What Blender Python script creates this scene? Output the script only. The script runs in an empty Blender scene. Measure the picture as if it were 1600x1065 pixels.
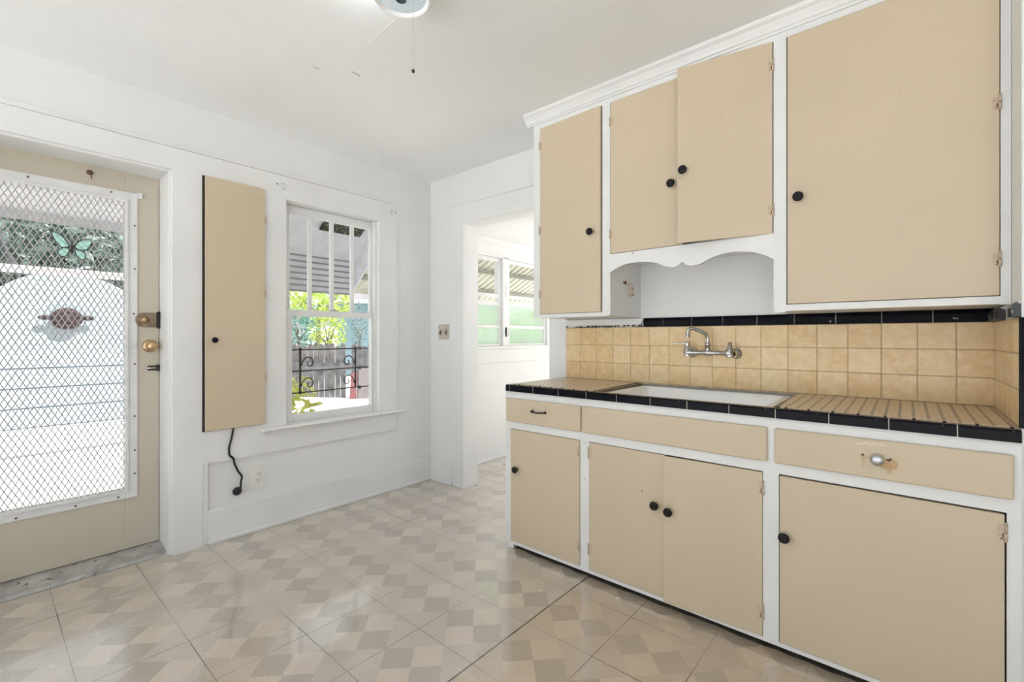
import bpy, bmesh, math, random
from mathutils import Vector, Matrix
random.seed(7)
PI = math.pi
C = bpy.context.scene.collection
scene = bpy.context.scene

# ------------------------------------------------------------------ geometry helpers
class MB:
    def __init__(self):
        self.v = []; self.f = []; self.sm = []
    def quadbox(self, pts, smooth=False):
        b = len(self.v); self.v += [tuple(p) for p in pts]
        for q in ((0,3,2,1),(4,5,6,7),(0,1,5,4),(1,2,6,5),(2,3,7,6),(3,0,4,7)):
            self.f.append(tuple(b+i for i in q)); self.sm.append(smooth)
        return self
    def box(self, x0, x1, y0, y1, z0, z1):
        x0,x1=min(x0,x1),max(x0,x1); y0,y1=min(y0,y1),max(y0,y1); z0,z1=min(z0,z1),max(z0,z1)
        return self.quadbox([(x0,y0,z0),(x1,y0,z0),(x1,y1,z0),(x0,y1,z0),(x0,y0,z1),(x1,y0,z1),(x1,y1,z1),(x0,y1,z1)])
    def bar(self, a, b, w, h, up=(0,0,1)):
        a=Vector(a); b=Vector(b); d=(b-a).normalized(); u=Vector(up)
        if abs(d.dot(u))>.99: u=Vector((1,0,0))
        s=d.cross(u).normalized()*(w/2); t=s.cross(d).normalized()*(h/2)
        return self.quadbox([a-s-t,a+s-t,b+s-t,b-s-t,a-s+t,a+s+t,b+s+t,b-s+t])
    def prism(self, poly, axis, lo, hi, smooth=False):
        n=len(poly); b=len(self.v)
        def P(p,t):
            if axis=='y': return (p[0],t,p[1])
            if axis=='x': return (t,p[0],p[1])
            return (p[0],p[1],t)
        self.v += [P(p,lo) for p in poly]+[P(p,hi) for p in poly]
        self.f.append(tuple(b+i for i in range(n))[::-1]); self.sm.append(False)
        self.f.append(tuple(b+n+i for i in range(n))); self.sm.append(False)
        for i in range(n):
            j=(i+1)%n
            self.f.append((b+i,b+j,b+n+j,b+n+i)); self.sm.append(smooth)
        return self
    def tube(self, pts, r, n=8, caps=True, flat=None):
        pts=[Vector(p) for p in pts]; b=len(self.v); prev=None; m=len(pts)
        rs = r if isinstance(r,(list,tuple)) else [r]*m
        for i,p in enumerate(pts):
            d=(pts[min(i+1,m-1)]-pts[max(i-1,0)]).normalized()
            if prev is None:
                u=Vector((0,0,1)) if abs(d.z)<.9 else Vector((1,0,0))
                prev=d.cross(u).normalized()
            s=(prev-d*prev.dot(d)).normalized(); t=d.cross(s); prev=s
            for k in range(n):
                a=2*PI*k/n
                self.v.append(tuple(p+s*math.cos(a)*rs[i]+t*math.sin(a)*rs[i]*(flat or 1)))
        for i in range(m-1):
            for k in range(n):
                k2=(k+1)%n
                self.f.append((b+i*n+k,b+i*n+k2,b+(i+1)*n+k2,b+(i+1)*n+k)); self.sm.append(True)
        if caps:
            self.f.append(tuple(b+k for k in range(n))[::-1]); self.sm.append(False)
            self.f.append(tuple(b+(m-1)*n+k for k in range(n))); self.sm.append(False)
        return self
    def lathe(self, prof, c, axis=(0,0,1), n=24):
        """prof: (radius, height along axis) from c"""
        ax=Vector(axis).normalized(); u=Vector((1,0,0)) if abs(ax.x)<.9 else Vector((0,0,1))
        s=ax.cross(u).normalized(); t=ax.cross(s); c=Vector(c); b=len(self.v); m=len(prof)
        for r,h in prof:
            for k in range(n):
                a=2*PI*k/n
                self.v.append(tuple(c+ax*h+(s*math.cos(a)+t*math.sin(a))*max(r,1e-5)))
        for i in range(m-1):
            for k in range(n):
                k2=(k+1)%n
                self.f.append((b+i*n+k,b+i*n+k2,b+(i+1)*n+k2,b+(i+1)*n+k)); self.sm.append(True)
        return self
    def ball(self, c, r, n=10, m=6, sx=1, sy=1, sz=1):
        b=len(self.v)
        for i in range(m+1):
            th=PI*i/m
            for k in range(n):
                a=2*PI*k/n; rr=max(math.sin(th),1e-4)
                self.v.append((c[0]+r*sx*rr*math.cos(a),c[1]+r*sy*rr*math.sin(a),c[2]+r*sz*math.cos(th)))
        for i in range(m):
            for k in range(n):
                k2=(k+1)%n
                self.f.append((b+i*n+k,b+(i+1)*n+k,b+(i+1)*n+k2,b+i*n+k2)); self.sm.append(True)
        return self
    def face(self, pts):
        b=len(self.v); self.v += [tuple(p) for p in pts]; self.f.append(tuple(range(b,b+len(pts)))); self.sm.append(False); return self

ORIG = {}
def world_origin(o):
    return ORIG.get(o.name, Vector((0,0,0))) if o else Vector((0,0,0))
def link(o, parent, origin):
    C.objects.link(o)
    origin=Vector(origin); ORIG[o.name]=origin
    if parent is not None:
        o.parent=parent; o.location=origin-world_origin(parent)
    else:
        o.location=origin
def obj(name, mb, mat, parent=None, origin=None, bevel=0, seg=2, label=None, kind=None, autosmooth=True):
    xs=mb.v
    if origin is None:
        if parent is not None:
            origin=(sum(p[0] for p in xs)/len(xs),sum(p[1] for p in xs)/len(xs),sum(p[2] for p in xs)/len(xs))
        else:
            origin=((min(p[0] for p in xs)+max(p[0] for p in xs))/2,(min(p[1] for p in xs)+max(p[1] for p in xs))/2,min(p[2] for p in xs))
    me=bpy.data.meshes.new(name)
    o0=Vector(origin)
    me.from_pydata([tuple(Vector(p)-o0) for p in xs],[],mb.f)
    bm=bmesh.new(); bm.from_mesh(me); bmesh.ops.recalc_face_normals(bm,faces=bm.faces); bm.to_mesh(me); bm.free()
    if len(me.polygons)==len(mb.sm):
        me.polygons.foreach_set('use_smooth',mb.sm)
    me.update()
    me.materials.append(mat)
    o=bpy.data.objects.new(name,me)
    link(o,parent,origin)
    if bevel:
        m=o.modifiers.new('bevel','BEVEL'); m.width=bevel; m.segments=seg; m.limit_method='ANGLE'; m.angle_limit=math.radians(40)
    if label: o['label']=label
    if kind: o['kind']=kind
    return o
def tag(o, label, cat, group=None):
    o['label']=label; o['category']=cat
    if group: o['group']=group
    return o
def thing(name, label, cat, loc, group=None):
    o=bpy.data.objects.new(name,None); link(o,None,loc); o.empty_display_size=.05
    return tag(o,label,cat,group)
def structure(name, mb, mat, **k):
    return obj(name,mb,mat,kind='structure',**k)
def structure_root(name, loc):
    o=bpy.data.objects.new(name,None); link(o,None,loc); o['kind']='structure'; o.empty_display_size=.05
    return o

# ------------------------------------------------------------------ material helpers
def newmat(name):
    m=bpy.data.materials.new(name); m.use_nodes=True
    nt=m.node_tree; nt.nodes.clear()
    out=nt.nodes.new('ShaderNodeOutputMaterial')
    return m,nt,out
def mth(nt, op, a, b=None, c=None):
    n=nt.nodes.new('ShaderNodeMath'); n.operation=op
    for i,x in enumerate((a,b,c)):
        if x is None: continue
        if isinstance(x,(int,float)): n.inputs[i].default_value=x
        else: nt.links.new(x,n.inputs[i])
    return n.outputs[0]
def mixc(nt, f, a, b, mode='MIX'):
    n=nt.nodes.new('ShaderNodeMix'); n.data_type='RGBA'; n.blend_type=mode; n.clamp_factor=True
    for sock,x in ((n.inputs[0],f),(n.inputs[6],a),(n.inputs[7],b)):
        if isinstance(x,(int,float)): sock.default_value=x
        elif isinstance(x,tuple): sock.default_value=(*x[:3],1)
        else: nt.links.new(x,sock)
    return n.outputs[2]
def noise(nt, vec, scale, detail=3, rough=.5, dist=0):
    n=nt.nodes.new('ShaderNodeTexNoise'); n.inputs['Scale'].default_value=scale; n.inputs['Detail'].default_value=detail
    n.inputs['Roughness'].default_value=rough; n.inputs['Distortion'].default_value=dist
    if vec is not None: nt.links.new(vec,n.inputs['Vector'])
    return n.outputs['Fac']
def ramp(nt, f, lo, hi, a=0., b=1.):
    n=nt.nodes.new('ShaderNodeMapRange'); n.inputs[1].default_value=lo; n.inputs[2].default_value=hi
    n.inputs[3].default_value=a; n.inputs[4].default_value=b; n.clamp=True
    nt.links.new(f,n.inputs[0]); return n.outputs[0]
def objco(nt):
    return nt.nodes.new('ShaderNodeTexCoord').outputs['Object']
def position(nt):
    return nt.nodes.new('ShaderNodeNewGeometry').outputs['Position']
def principled(nt,out,col,rough=.5,metal=0.,spec=.5,bump=None,bstr=.1,bdist=.002,**kw):
    p=nt.nodes.new('ShaderNodeBsdfPrincipled')
    for k,x in (('Base Color',col),('Roughness',rough),('Metallic',metal),('Specular IOR Level',spec)):
        if isinstance(x,(int,float)): p.inputs[k].default_value=x
        elif isinstance(x,tuple): p.inputs[k].default_value=(*x[:3],1)
        else: nt.links.new(x,p.inputs[k])
    for k,x in kw.items(): p.inputs[k.replace('_',' ')].default_value=x
    if bump is not None:
        b=nt.nodes.new('ShaderNodeBump'); b.inputs['Strength'].default_value=bstr; b.inputs['Distance'].default_value=bdist
        nt.links.new(bump,b.inputs['Height']); nt.links.new(b.outputs[0],p.inputs['Normal'])
    nt.links.new(p.outputs[0],out.inputs[0])
    return p
def pm(name, col, rough=.5, var=.06, scale=6., metal=0., bump=.12, bscale=70., spec=.5, specks=None, speck_col=(.08,.06,.045), coat=0.):
    m,nt,out=newmat(name); co=objco(nt)
    n1=noise(nt,co,scale,4); n2=noise(nt,co,bscale,3)
    d=tuple(c*(1-var*1.6) for c in col); l=tuple(min(1,c*(1+var)) for c in col)
    c=mixc(nt,ramp(nt,n1,.3,.7),d,l)
    if specks:
        s=noise(nt,co,specks[0],2,.6); c=mixc(nt,ramp(nt,s,specks[1],specks[1]+.03),c,speck_col)
    rr=ramp(nt,n1,.2,.8,max(.03,rough-.06),min(1,rough+.08))
    principled(nt,out,c,rr,metal,spec,n2,bump,.002,Coat_Weight=coat)
    return m

WHITE = pm('white_paint',(.80,.805,.80),.45,.025,3,bump=.22,bscale=55,specks=(16,.80),speck_col=(.45,.40,.35))
WALLW = pm('white_wall_paint',(.80,.805,.80),.55,.02,1.6,bump=.3,bscale=35)
CEILW = pm('ceiling_paint',(.89,.90,.90),.65,.025,1.3,bump=.25,bscale=18)
FRAMEW= pm('cabinet_white_paint',(.79,.795,.79),.35,.03,5,bump=.25,bscale=45,specks=(22,.76),speck_col=(.30,.22,.16))
DARKGAP= pm('dark_gap',(.02,.015,.012),.8,.2,10)
BLACK = pm('black_knob',(.008,.008,.008),.32,.3,30,bump=.2,bscale=120,spec=.25)
BLKTILE=pm('black_glazed_tile',(.008,.008,.012),.12,.25,8,bump=.05,bscale=30,spec=.06,specks=(26,.74),speck_col=(.35,.32,.28))
GROUTW= pm('light_grout',(.62,.58,.52),.85,.1,40)
CHROME= pm('worn_chrome',(.55,.54,.52),.22,.15,40,metal=1.,bump=.08,bscale=120)
STEEL = pm('galvanised_steel',(.60,.61,.63),.34,.12,60,metal=1.,bump=.15,bscale=150)
BRASS = pm('old_brass',(.60,.43,.24),.30,.2,30,metal=1.,bump=.1,bscale=120)
BRONZE= pm('aged_bronze',(.34,.25,.18),.42,.25,40,metal=.7,bump=.2,bscale=120)
IRON  = pm('dark_iron',(.03,.025,.025),.6,.3,30,bump=.3)
ENAMEL= pm('white_enamel',(.93,.935,.93),.16,.015,4,bump=.03,bscale=10,coat=.3)
ALU   = pm('white_aluminium',(.78,.785,.79),.42,.04,14,bump=.1,specks=(30,.78),speck_col=(.25,.22,.2))
MESHM = pm('white_expanded_metal',(.50,.50,.50),.6,.1,30,bump=.1)
PLASTW= pm('white_plastic',(.80,.80,.77),.35,.02,20,bump=.02)
PLASTD= pm('dark_slot',(.05,.045,.04),.6,.2,30)
RUBBER= pm('black_rubber',(.012,.012,.013),.45,.2,40)
RUST  = pm('rusty_metal',(.20,.10,.06),.75,.4,50,bump=.5)
IVORY = pm('flaked_ivory_plate',(.60,.55,.48),.6,.12,60,bump=.5,bscale=120,specks=(60,.62),speck_col=(.25,.14,.09))
SILLG = pm('weathered_threshold',(.46,.445,.42),.7,.25,9,bump=.5,bscale=60,specks=(30,.66),speck_col=(.12,.1,.09))
PEEL  = pm('peeled_cream_paint',(.74,.68,.60),.55,.08,40,bump=.4,specks=(55,.60),speck_col=(.35,.20,.11))

def beige_mat(name, col, stain=False):
    m,nt,out=newmat(name); co=objco(nt); pos=position(nt)
    n1=noise(nt,pos,2.2,4); n2=noise(nt,pos,55,3)
    c=mixc(nt,ramp(nt,n1,.3,.7),tuple(x*.965 for x in col),tuple(min(1,x*1.02) for x in col))
    s=noise(nt,pos,21,2,.6); c=mixc(nt,ramp(nt,s,.775,.80),c,(.22,.14,.08))
    smudge=noise(nt,pos,7,5,.7); c=mixc(nt,ramp(nt,smudge,.66,.80,0,.30),c,tuple(x*.62 for x in col))
    if stain:   # rust runs around the two empty screw holes of the drawer front
        sx=nt.nodes.new('ShaderNodeSeparateXYZ'); nt.links.new(pos,sx.inputs[0])
        wob=mth(nt,'MULTIPLY',mth(nt,'SUBTRACT',noise(nt,pos,45,4),.5),.030)
        wob2=mth(nt,'MULTIPLY',mth(nt,'SUBTRACT',noise(nt,pos,70,4),.5),.020)
        def blob(x,z,rx,rz,colr,strength):
            nonlocal c
            dx=mth(nt,'DIVIDE',mth(nt,'ADD',mth(nt,'SUBTRACT',sx.outputs[0],x),wob2),rx)
            dz=mth(nt,'DIVIDE',mth(nt,'ADD',mth(nt,'SUBTRACT',sx.outputs[2],z),wob),rz)
            d=mth(nt,'ADD',mth(nt,'MULTIPLY',dx,dx),mth(nt,'MULTIPLY',dz,dz))
            f=ramp(nt,d,.75,1.15,strength,0)
            c=mixc(nt,f,c,colr)
        blob(-.047,.783,.028,.018,(.50,.30,.13),.75)
        blob(-.043,.764,.010,.022,(.50,.30,.14),.6)
        blob(-.112,.793,.012,.010,(.50,.33,.17),.5)
        blob(-.111,.780,.005,.018,(.48,.32,.18),.5)
        blob(-.093,.841,.045,.006,(.80,.66,.55),.5)
        blob(-.045,.796,.006,.005,(.06,.03,.015),.95)
        blob(-.112,.800,.006,.005,(.06,.03,.015),.95)
    principled(nt,out,c,.42,0,.4,n2,.16,.002)
    return m
BEIGE = beige_mat('beige_paint',(.622,.520,.378))
BEIGES= beige_mat('rust_stained_beige_paint',(.622,.520,.378),True)
DOORB = beige_mat('door_beige_paint',(.58,.53,.435))
HINGE = pm('painted_hinge',(.58,.47,.35),.55,.12,60,bump=.4,specks=(75,.62),speck_col=(.16,.08,.05))

# wall tiles: hue per tile through the island id
def tile_mat():
    m,nt,out=newmat('yellow_glazed_tile'); g=nt.nodes.new('ShaderNodeNewGeometry'); pos=g.outputs['Position']
    r=g.outputs['Random Per Island']
    c=mixc(nt,r,(.70,.495,.235),(.77,.59,.335))
    n=noise(nt,pos,26,4,.65); c=mixc(nt,ramp(nt,n,.42,.72,0,.65),c,(.88,.74,.50))
    n3=noise(nt,pos,9,3); c=mixc(nt,ramp(nt,n3,.5,.8,0,.4),c,(.70,.47,.21))
    principled(nt,out,c,.24,0,.5,noise(nt,pos,14,2),.06,.002)
    return m
TILE=tile_mat()
GROUT=pm('tan_grout',(.52,.42,.29),.9,.2,25)

def mosaic_mat():
    m,nt,out=newmat('beige_basketweave_mosaic'); pos=position(nt)
    s=nt.nodes.new('ShaderNodeSeparateXYZ'); nt.links.new(pos,s.inputs[0])
    px,py=.0365,.0300
    u=mth(nt,'DIVIDE',s.outputs[0],px); v=mth(nt,'DIVIDE',s.outputs[1],py)
    col=mth(nt,'FLOOR',u)
    v2=mth(nt,'ADD',v,mth(nt,'MULTIPLY',mth(nt,'MODULO',mth(nt,'ABSOLUTE',col),2.),.5))
    fu=mth(nt,'ABSOLUTE',mth(nt,'SUBTRACT',mth(nt,'FRACT',u),.5)); fv=mth(nt,'ABSOLUTE',mth(nt,'SUBTRACT',mth(nt,'FRACT',v2),.5))
    dot=mth(nt,'MULTIPLY',mth(nt,'LESS_THAN',fu,.11),mth(nt,'LESS_THAN',fv,.26))
    gr=mth(nt,'MAXIMUM',mth(nt,'GREATER_THAN',fu,.475),mth(nt,'GREATER_THAN',fv,.455))
    gr=mth(nt,'MAXIMUM',gr,mth(nt,'MULTIPLY',mth(nt,'LESS_THAN',fu,.14),.8))
    n=noise(nt,pos,60,3); c=mixc(nt,n,(.66,.50,.335),(.76,.61,.44))
    c=mixc(nt,mth(nt,'MULTIPLY',gr,.35),c,(.36,.26,.17))
    c=mixc(nt,dot,c,(.02,.016,.014))
    principled(nt,out,c,.30,0,.5,mth(nt,'SUBTRACT',1.,gr),.2,.001)
    return m
MOSAIC=mosaic_mat()

def floor_mat():
    m,nt,out=newmat('vinyl_floor_tile'); pos=position(nt)
    s=nt.nodes.new('ShaderNodeSeparateXYZ'); nt.links.new(pos,s.inputs[0])
    tx,ty=.3135,.3205
    u=mth(nt,'DIVIDE',mth(nt,'ADD',s.outputs[0],1.2105),tx); v=mth(nt,'DIVIDE',mth(nt,'SUBTRACT',s.outputs[1],1.505),ty)
    au=mth(nt,'ABSOLUTE',mth(nt,'SUBTRACT',mth(nt,'FRACT',u),.5)); av=mth(nt,'ABSOLUTE',mth(nt,'SUBTRACT',mth(nt,'FRACT',v),.5))
    inside=mth(nt,'LESS_THAN',mth(nt,'ADD',au,av),.5); isx=mth(nt,'GREATER_THAN',au,av)
    idv=nt.nodes.new('ShaderNodeCombineXYZ'); nt.links.new(mth(nt,'FLOOR',u),idv.inputs[0]); nt.links.new(mth(nt,'FLOOR',v),idv.inputs[1])
    wn=nt.nodes.new('ShaderNodeTexWhiteNoise'); wn.noise_dimensions='3D'; nt.links.new(idv.outputs[0],wn.inputs['Vector'])
    # the two speckled shades of the printed squares differ a little from square to square
    sq=nt.nodes.new('ShaderNodeCombineXYZ'); nt.links.new(mth(nt,'FLOOR',mth(nt,'MULTIPLY',mth(nt,'ADD',u,v),2.)),sq.inputs[0]); nt.links.new(mth(nt,'FLOOR',mth(nt,'MULTIPLY',mth(nt,'SUBTRACT',u,v),2.)),sq.inputs[1])
    wq=nt.nodes.new('ShaderNodeTexWhiteNoise'); nt.links.new(sq.outputs[0],wq.inputs['Vector'])
    light=mixc(nt,wq.outputs['Value'],(.68,.575,.475),(.75,.64,.53)); dark=mixc(nt,wq.outputs['Value'],(.40,.35,.30),(.47,.41,.35)); mid=mixc(nt,wq.outputs['Value'],(.57,.495,.42),(.625,.545,.465))
    c=mixc(nt,inside,mid,mixc(nt,isx,light,dark))
    warm=mth(nt,'MULTIPLY',mth(nt,'GREATER_THAN',u,-.0),ramp(nt,wn.outputs['Value'],0.,1.,.55,1.))
    c=mixc(nt,warm,c,mixc(nt,1.,c,(.97,.86,.68),'MULTIPLY'))
    sp=noise(nt,pos,230,2,.75); c=mixc(nt,ramp(nt,sp,.36,.64),mixc(nt,.50,c,(.21,.175,.14)),mixc(nt,.22,c,(.88,.82,.73)))
    big=noise(nt,pos,1.3,4,.6); c=mixc(nt,ramp(nt,big,.35,.7,0,.25),c,(.50,.46,.41))
    c=mixc(nt,mth(nt,'MULTIPLY',wn.outputs['Value'],.10),c,(.62,.50,.38))
    stain=noise(nt,pos,5,5,.7); c=mixc(nt,ramp(nt,stain,.50,.85,0,.30),c,(.28,.23,.18))
    wob=noise(nt,pos,1.7,2)
    w=ramp(nt,wob,.38,.66,.0004,.0022)
    seam0=mth(nt,'MULTIPLY',mth(nt,'LESS_THAN',mth(nt,'ABSOLUTE',mth(nt,'ADD',s.outputs[0],1.2105)),.0040),1.)   # one seam has opened up
    d=mth(nt,'MINIMUM',mth(nt,'MULTIPLY',mth(nt,'SUBTRACT',.5,au),tx),mth(nt,'MULTIPLY',mth(nt,'SUBTRACT',.5,av),ty))
    seam=mth(nt,'MAXIMUM',mth(nt,'MULTIPLY',mth(nt,'LESS_THAN',d,w),ramp(nt,noise(nt,pos,2.3,2),.35,.6,.35,1.)),seam0)
    c=mixc(nt,mth(nt,'MULTIPLY',seam,.9),c,(.045,.033,.024))
    # pale wear scratches
    mp=nt.nodes.new('ShaderNodeMapping'); mp.inputs['Rotation'].default_value=(0,0,.62); mp.inputs['Scale'].default_value=(1.2,60,1); nt.links.new(pos,mp.inputs[0])
    scr=ramp(nt,noise(nt,mp.outputs[0],1.0,2,.5),.70,.74)
    c=mixc(nt,mth(nt,'MULTIPLY',scr,.25),c,(.75,.68,.6))
    rough=ramp(nt,noise(nt,pos,9,5,.65),.3,.75,.11,.30)
    hgt=mth(nt,'SUBTRACT',mth(nt,'ADD',mth(nt,'MULTIPLY',noise(nt,pos,2.2,2),4.),mth(nt,'MULTIPLY',noise(nt,pos,45,3),.35)),mth(nt,'MULTIPLY',seam,.8))
    principled(nt,out,c,rough,0,.9,hgt,.12,.003,Coat_Weight=1.,Coat_Roughness=.075,Coat_IOR=1.65)
    return m
FLOOR=floor_mat()

def glass_mat(name, tint=(1,1,1), frosted=False, refl=.06):
    m,nt,out=newmat(name)
    n=noise(nt,objco(nt),40,2)
    if frosted:
        t=nt.nodes.new('ShaderNodeBsdfRefraction'); t.inputs['Roughness'].default_value=.38; t.inputs['IOR'].default_value=1.02
        nt.links.new(mixc(nt,n,tuple(x*.93 for x in tint),tint),t.inputs['Color'])
        t2=nt.nodes.new('ShaderNodeBsdfTranslucent'); t2.inputs['Color'].default_value=(*tint,1)
        mx=nt.nodes.new('ShaderNodeMixShader'); mx.inputs[0].default_value=.45
        nt.links.new(t.outputs[0],mx.inputs[1]); nt.links.new(t2.outputs[0],mx.inputs[2]); base=mx.outputs[0]
    else:
        t=nt.nodes.new('ShaderNodeBsdfTransparent'); nt.links.new(mixc(nt,n,tuple(x*.985 for x in tint),tint),t.inputs['Color']); base=t.outputs[0]
    g=nt.nodes.new('ShaderNodeBsdfGlossy'); g.inputs['Roughness'].default_value=.03
    lw=nt.nodes.new('ShaderNodeLayerWeight'); lw.inputs[0].default_value=.5; fr=nt.nodes.new('ShaderNodeMath'); fr.operation='MULTIPLY_ADD'; nt.links.new(mth(nt,'POWER',lw.outputs['Facing'],5.),fr.inputs[0]); fr.inputs[1].default_value=.9; fr.inputs[2].default_value=.03
    mx=nt.nodes.new('ShaderNodeMixShader'); nt.links.new(fr.outputs[0],mx.inputs[0]); nt.links.new(base,mx.inputs[1]); nt.links.new(g.outputs[0],mx.inputs[2])
    nt.links.new(mx.outputs[0],out.inputs[0]); return m
GLASS=glass_mat('clear_window_glass',(.97,.985,.98))
FROST=glass_mat('green_rain_glass',(.86,.95,.86),True)

def emis(name,col,st):
    m,nt,out=newmat(name); e=nt.nodes.new('ShaderNodeEmission'); n=noise(nt,objco(nt),60,2)
    nt.links.new(mixc(nt,n,tuple(c*.92 for c in col),col),e.inputs[0]); e.inputs[1].default_value=st
    nt.links.new(e.outputs[0],out.inputs[0]); return m

# ------------------------------------------------------------------ the room (camera height 1.2 m, world metres)
A=-3.0767; B=2.5176; H=2.5126          # plane of the window wall, of the sink wall, ceiling height
F=B-.02                                # face of casings and of the wall tiles
kA=(-A-.02)/-A                         # casing faces stand 2 cm proud of the window wall
def ya(y): return y*kA
def za(z): return 1.2+(z-1.2)*kA
XA=A+.02

structure('floor',MB().box(A-.02,1.7,-1.4,5.2,-.06,0),FLOOR)
structure('ceiling',MB().box(A-.11,2.0,-1.7,B+.15,H,H+.12),CEILW)

DL,DR,DT=-.206,ya(.6995),za(2.1277)
WL,WR,WB_,WT=ya(1.3144),ya(2.0151),za(.6268),za(2.1014)
PL,PR,PB,PT=2.84,4.20,1.11,2.0
w=MB(); x0,x1=A-.11,A
w.box(x0,x1,-3.,DL-.03,0,H); w.box(x0,x1,DL-.03,DR+.01,DT+.02,H); w.box(x0,x1,DR+.01,WL-.015,0,H)
w.box(x0,x1,WL-.015,WR+.015,0,WB_-.01); w.box(x0,x1,WL-.015,WR+.015,WT+.015,H); w.box(x0,x1,WR+.015,PL-.01,0,H)
w.box(x0,x1,PL-.01,PR+.01,0,PB-.01); w.box(x0,x1,PL-.01,PR+.01,PT+.01,H); w.box(x0,x1,PR+.01,5.2,0,H)
structure('wall_left',w,WALLW)

CO0,CO1,CZ=-2.655,-1.818,2.096
w=MB(); y0,y1=B,B+.145
w.box(A,CO0-.02,y0,y1,0,H); w.box(CO0-.02,CO1+.02,y0,y1,CZ+.02,H); w.box(CO1+.02,1.8,y0,y1,0,H)
structure('wall_back',w,WALLW)
DX=.2545
structure('wall_right',MB().box(DX,DX+.11,1.985,B,0,H),WALLW)
structure('wall_light_block',MB().box(1.7,1.8,-1.4,B+.14,0,H),WALLW)  # unseen wall, added to shut out light from the right
# back porch beyond the doorway
structure('wall_porch',MB().box(A,-2.8,5.0,5.1,0,2.3).box(-1.1,-.9,5.0,5.1,0,2.3).box(-2.8,-1.1,5.0,5.1,2.1,2.3).box(-.9,-.8,B+.15,5.1,2.1,2.3).box(-.9,-.8,B+.15,5.1,.0,1.0).box(-.9,-.8,B+.15,2.75,1.0,2.1).box(-.9,-.8,3.7,3.9,1.0,2.1),WALLW)
cb=MB()
for i in range(24):
    xa=A+i*.095; cb.box(xa,xa+.091,B+.15,5.1,2.165,2.185)
cb.box(A-.1,-.8,B+.15,5.1,2.185,2.26)
structure('ceiling_porch',cb,CEILW)

# trims on the window wall: one field of flat boards with a bead along its top and right edges
T=za(2.2501); RY=ya(2.1703); LB=za(.4655); BY=ya(.845)
t=MB()
T0=T-.0016
t.box(A,XA,-3.,DL-.02,0,T0); t.box(A,XA,DL-.02,DR,DT,T0); t.box(A,XA,DR,BY,0,T0)
t.box(A,XA,BY,WL,LB,T0); t.box(A,XA,WL,WR,WT,T0); t.box(A,XA,WL,WR,LB,WB_-.02); t.box(A,XA,WR,RY-.002,LB,T0)
structure('trim_1',t,WHITE)
t=MB().box(A,XA+.006,-3.,RY+.012,T,T+.012).box(A,XA+.001,-3.,RY+.012,T+.012,T+.026).box(A,XA+.006,RY,RY+.012,za(.60),T)
structure('trim_2',t,WHITE,bevel=.003)
t=MB().box(A,XA-.004,BY,BY+.028,0,LB)
structure('trim_3',t,WHITE,bevel=.003)
structure('baseboard_left',MB().box(A,A+.018,BY+.028,B,.0,.195).box(A+.018,A+.034,BY+.028,B-.02,0,.022),WHITE,bevel=.004)
structure('baseboard_back',MB().box(A+.018,-2.79,B-.018,B,0,.19).box(A+.034,-2.785,B-.034,B-.018,0,.022),WHITE,bevel=.004)

# doorway to the porch
t=MB()
t.box(-2.782,CO0,F,B,0,2.2453); t.box(CO0,CO1,F,B,CZ,2.2453); t.box(CO1,-1.682,F,B,0,2.2453)
t.box(CO0-.02,CO0,B,B+.147,0,CZ); t.box(CO1,CO1+.02,B,B+.147,0,CZ); t.box(CO0-.02,CO1+.02,B,B+.147,CZ,CZ+.02)
structure('trim_4',t,WHITE,bevel=.002)
structure('trim_5',MB().box(-2.79,-1.675,B-.026,B,2.2453,2.262),WHITE,bevel=.004)
structure('baseboard_porch',MB().box(A,A+.016,B+.15,5.,0,.02),WHITE,bevel=.003)

# ------------------------------------------------------------------ door_1: half-glazed back door with its screen frame and grille
XD=-3.27
door=structure_root('door_1',(XD,.24,0))
t=MB().box(A-.24,A-.0,DR-.012,DR+.012,0,DT).box(A-.24,A,DL-.02,DL,0,DT).box(A-.24,A,DL,DR-.012,DT-.012,DT+.012)
t.box(A-.24,XD-.041,DR-.03,DR-.012,0,DT-.012)
structure('door_frame',t,WHITE,parent=door,bevel=.003)
obj('threshold',MB().prism([(XD-.06,0),(A-.03,0),(A-.045,.012),(XD+.03,.026),(XD-.06,.026)],'y',DL,DR-.012),SILLG,parent=door,label='grey weathered wooden threshold')
s=MB(); gl,gr,gb,gt=-.045,.528,.362,1.946
s.box(XD-.04,XD,DL+.004,gl,.03,2.114).box(XD-.04,XD,gr,DR-.0145,.03,2.114).box(XD-.04,XD,gl,gr,.03,gb).box(XD-.04,XD,gl,gr,gt,2.114)
slab=obj('door_slab',s,DOORB,parent=door,bevel=.002)
f=MB(); ol,orr,ob,ot=-.10,.582,.311,2.001
f.box(XD,XD+.007,ol,gl,ob,ot).box(XD,XD+.007,gr,orr,ob,ot).box(XD,XD+.007,gl,gr,ob,gb).box(XD,XD+.007,gl,gr,gt,ot)
f.box(XD+.007,XD+.016,gl-.014,gl,gb-.014,gt+.014).box(XD+.007,XD+.016,gr,gr+.014,gb-.014,gt+.014).box(XD+.007,XD+.016,gl,gr,gb-.014,gb).box(XD+.007,XD+.016,gl,gr,gt,gt+.014)
frame=obj('screen_frame',f,ALU,parent=door,bevel=.0015)
for (y,z) in ((.57,1.82),(.57,1.58),(.565,1.33),(.57,1.05),(.57,.76),(.57,.57),(.57,.44),(.50,.325),(.33,.325),(.12,.325),(.16,1.985),(.47,1.985)):
    obj('screw',MB().lathe([(0,.0035),(.004,.003),(.005,.0)],(XD+.007,y,z),(1,0,0),10),RUST,parent=frame,label='rusty screw head')
g=MB(); dw,dh=.0247,.0492; y0,y1,z0,z1=gl+.002,gr-.002,gb+.002,gt-.002; k=dh/dw
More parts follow.
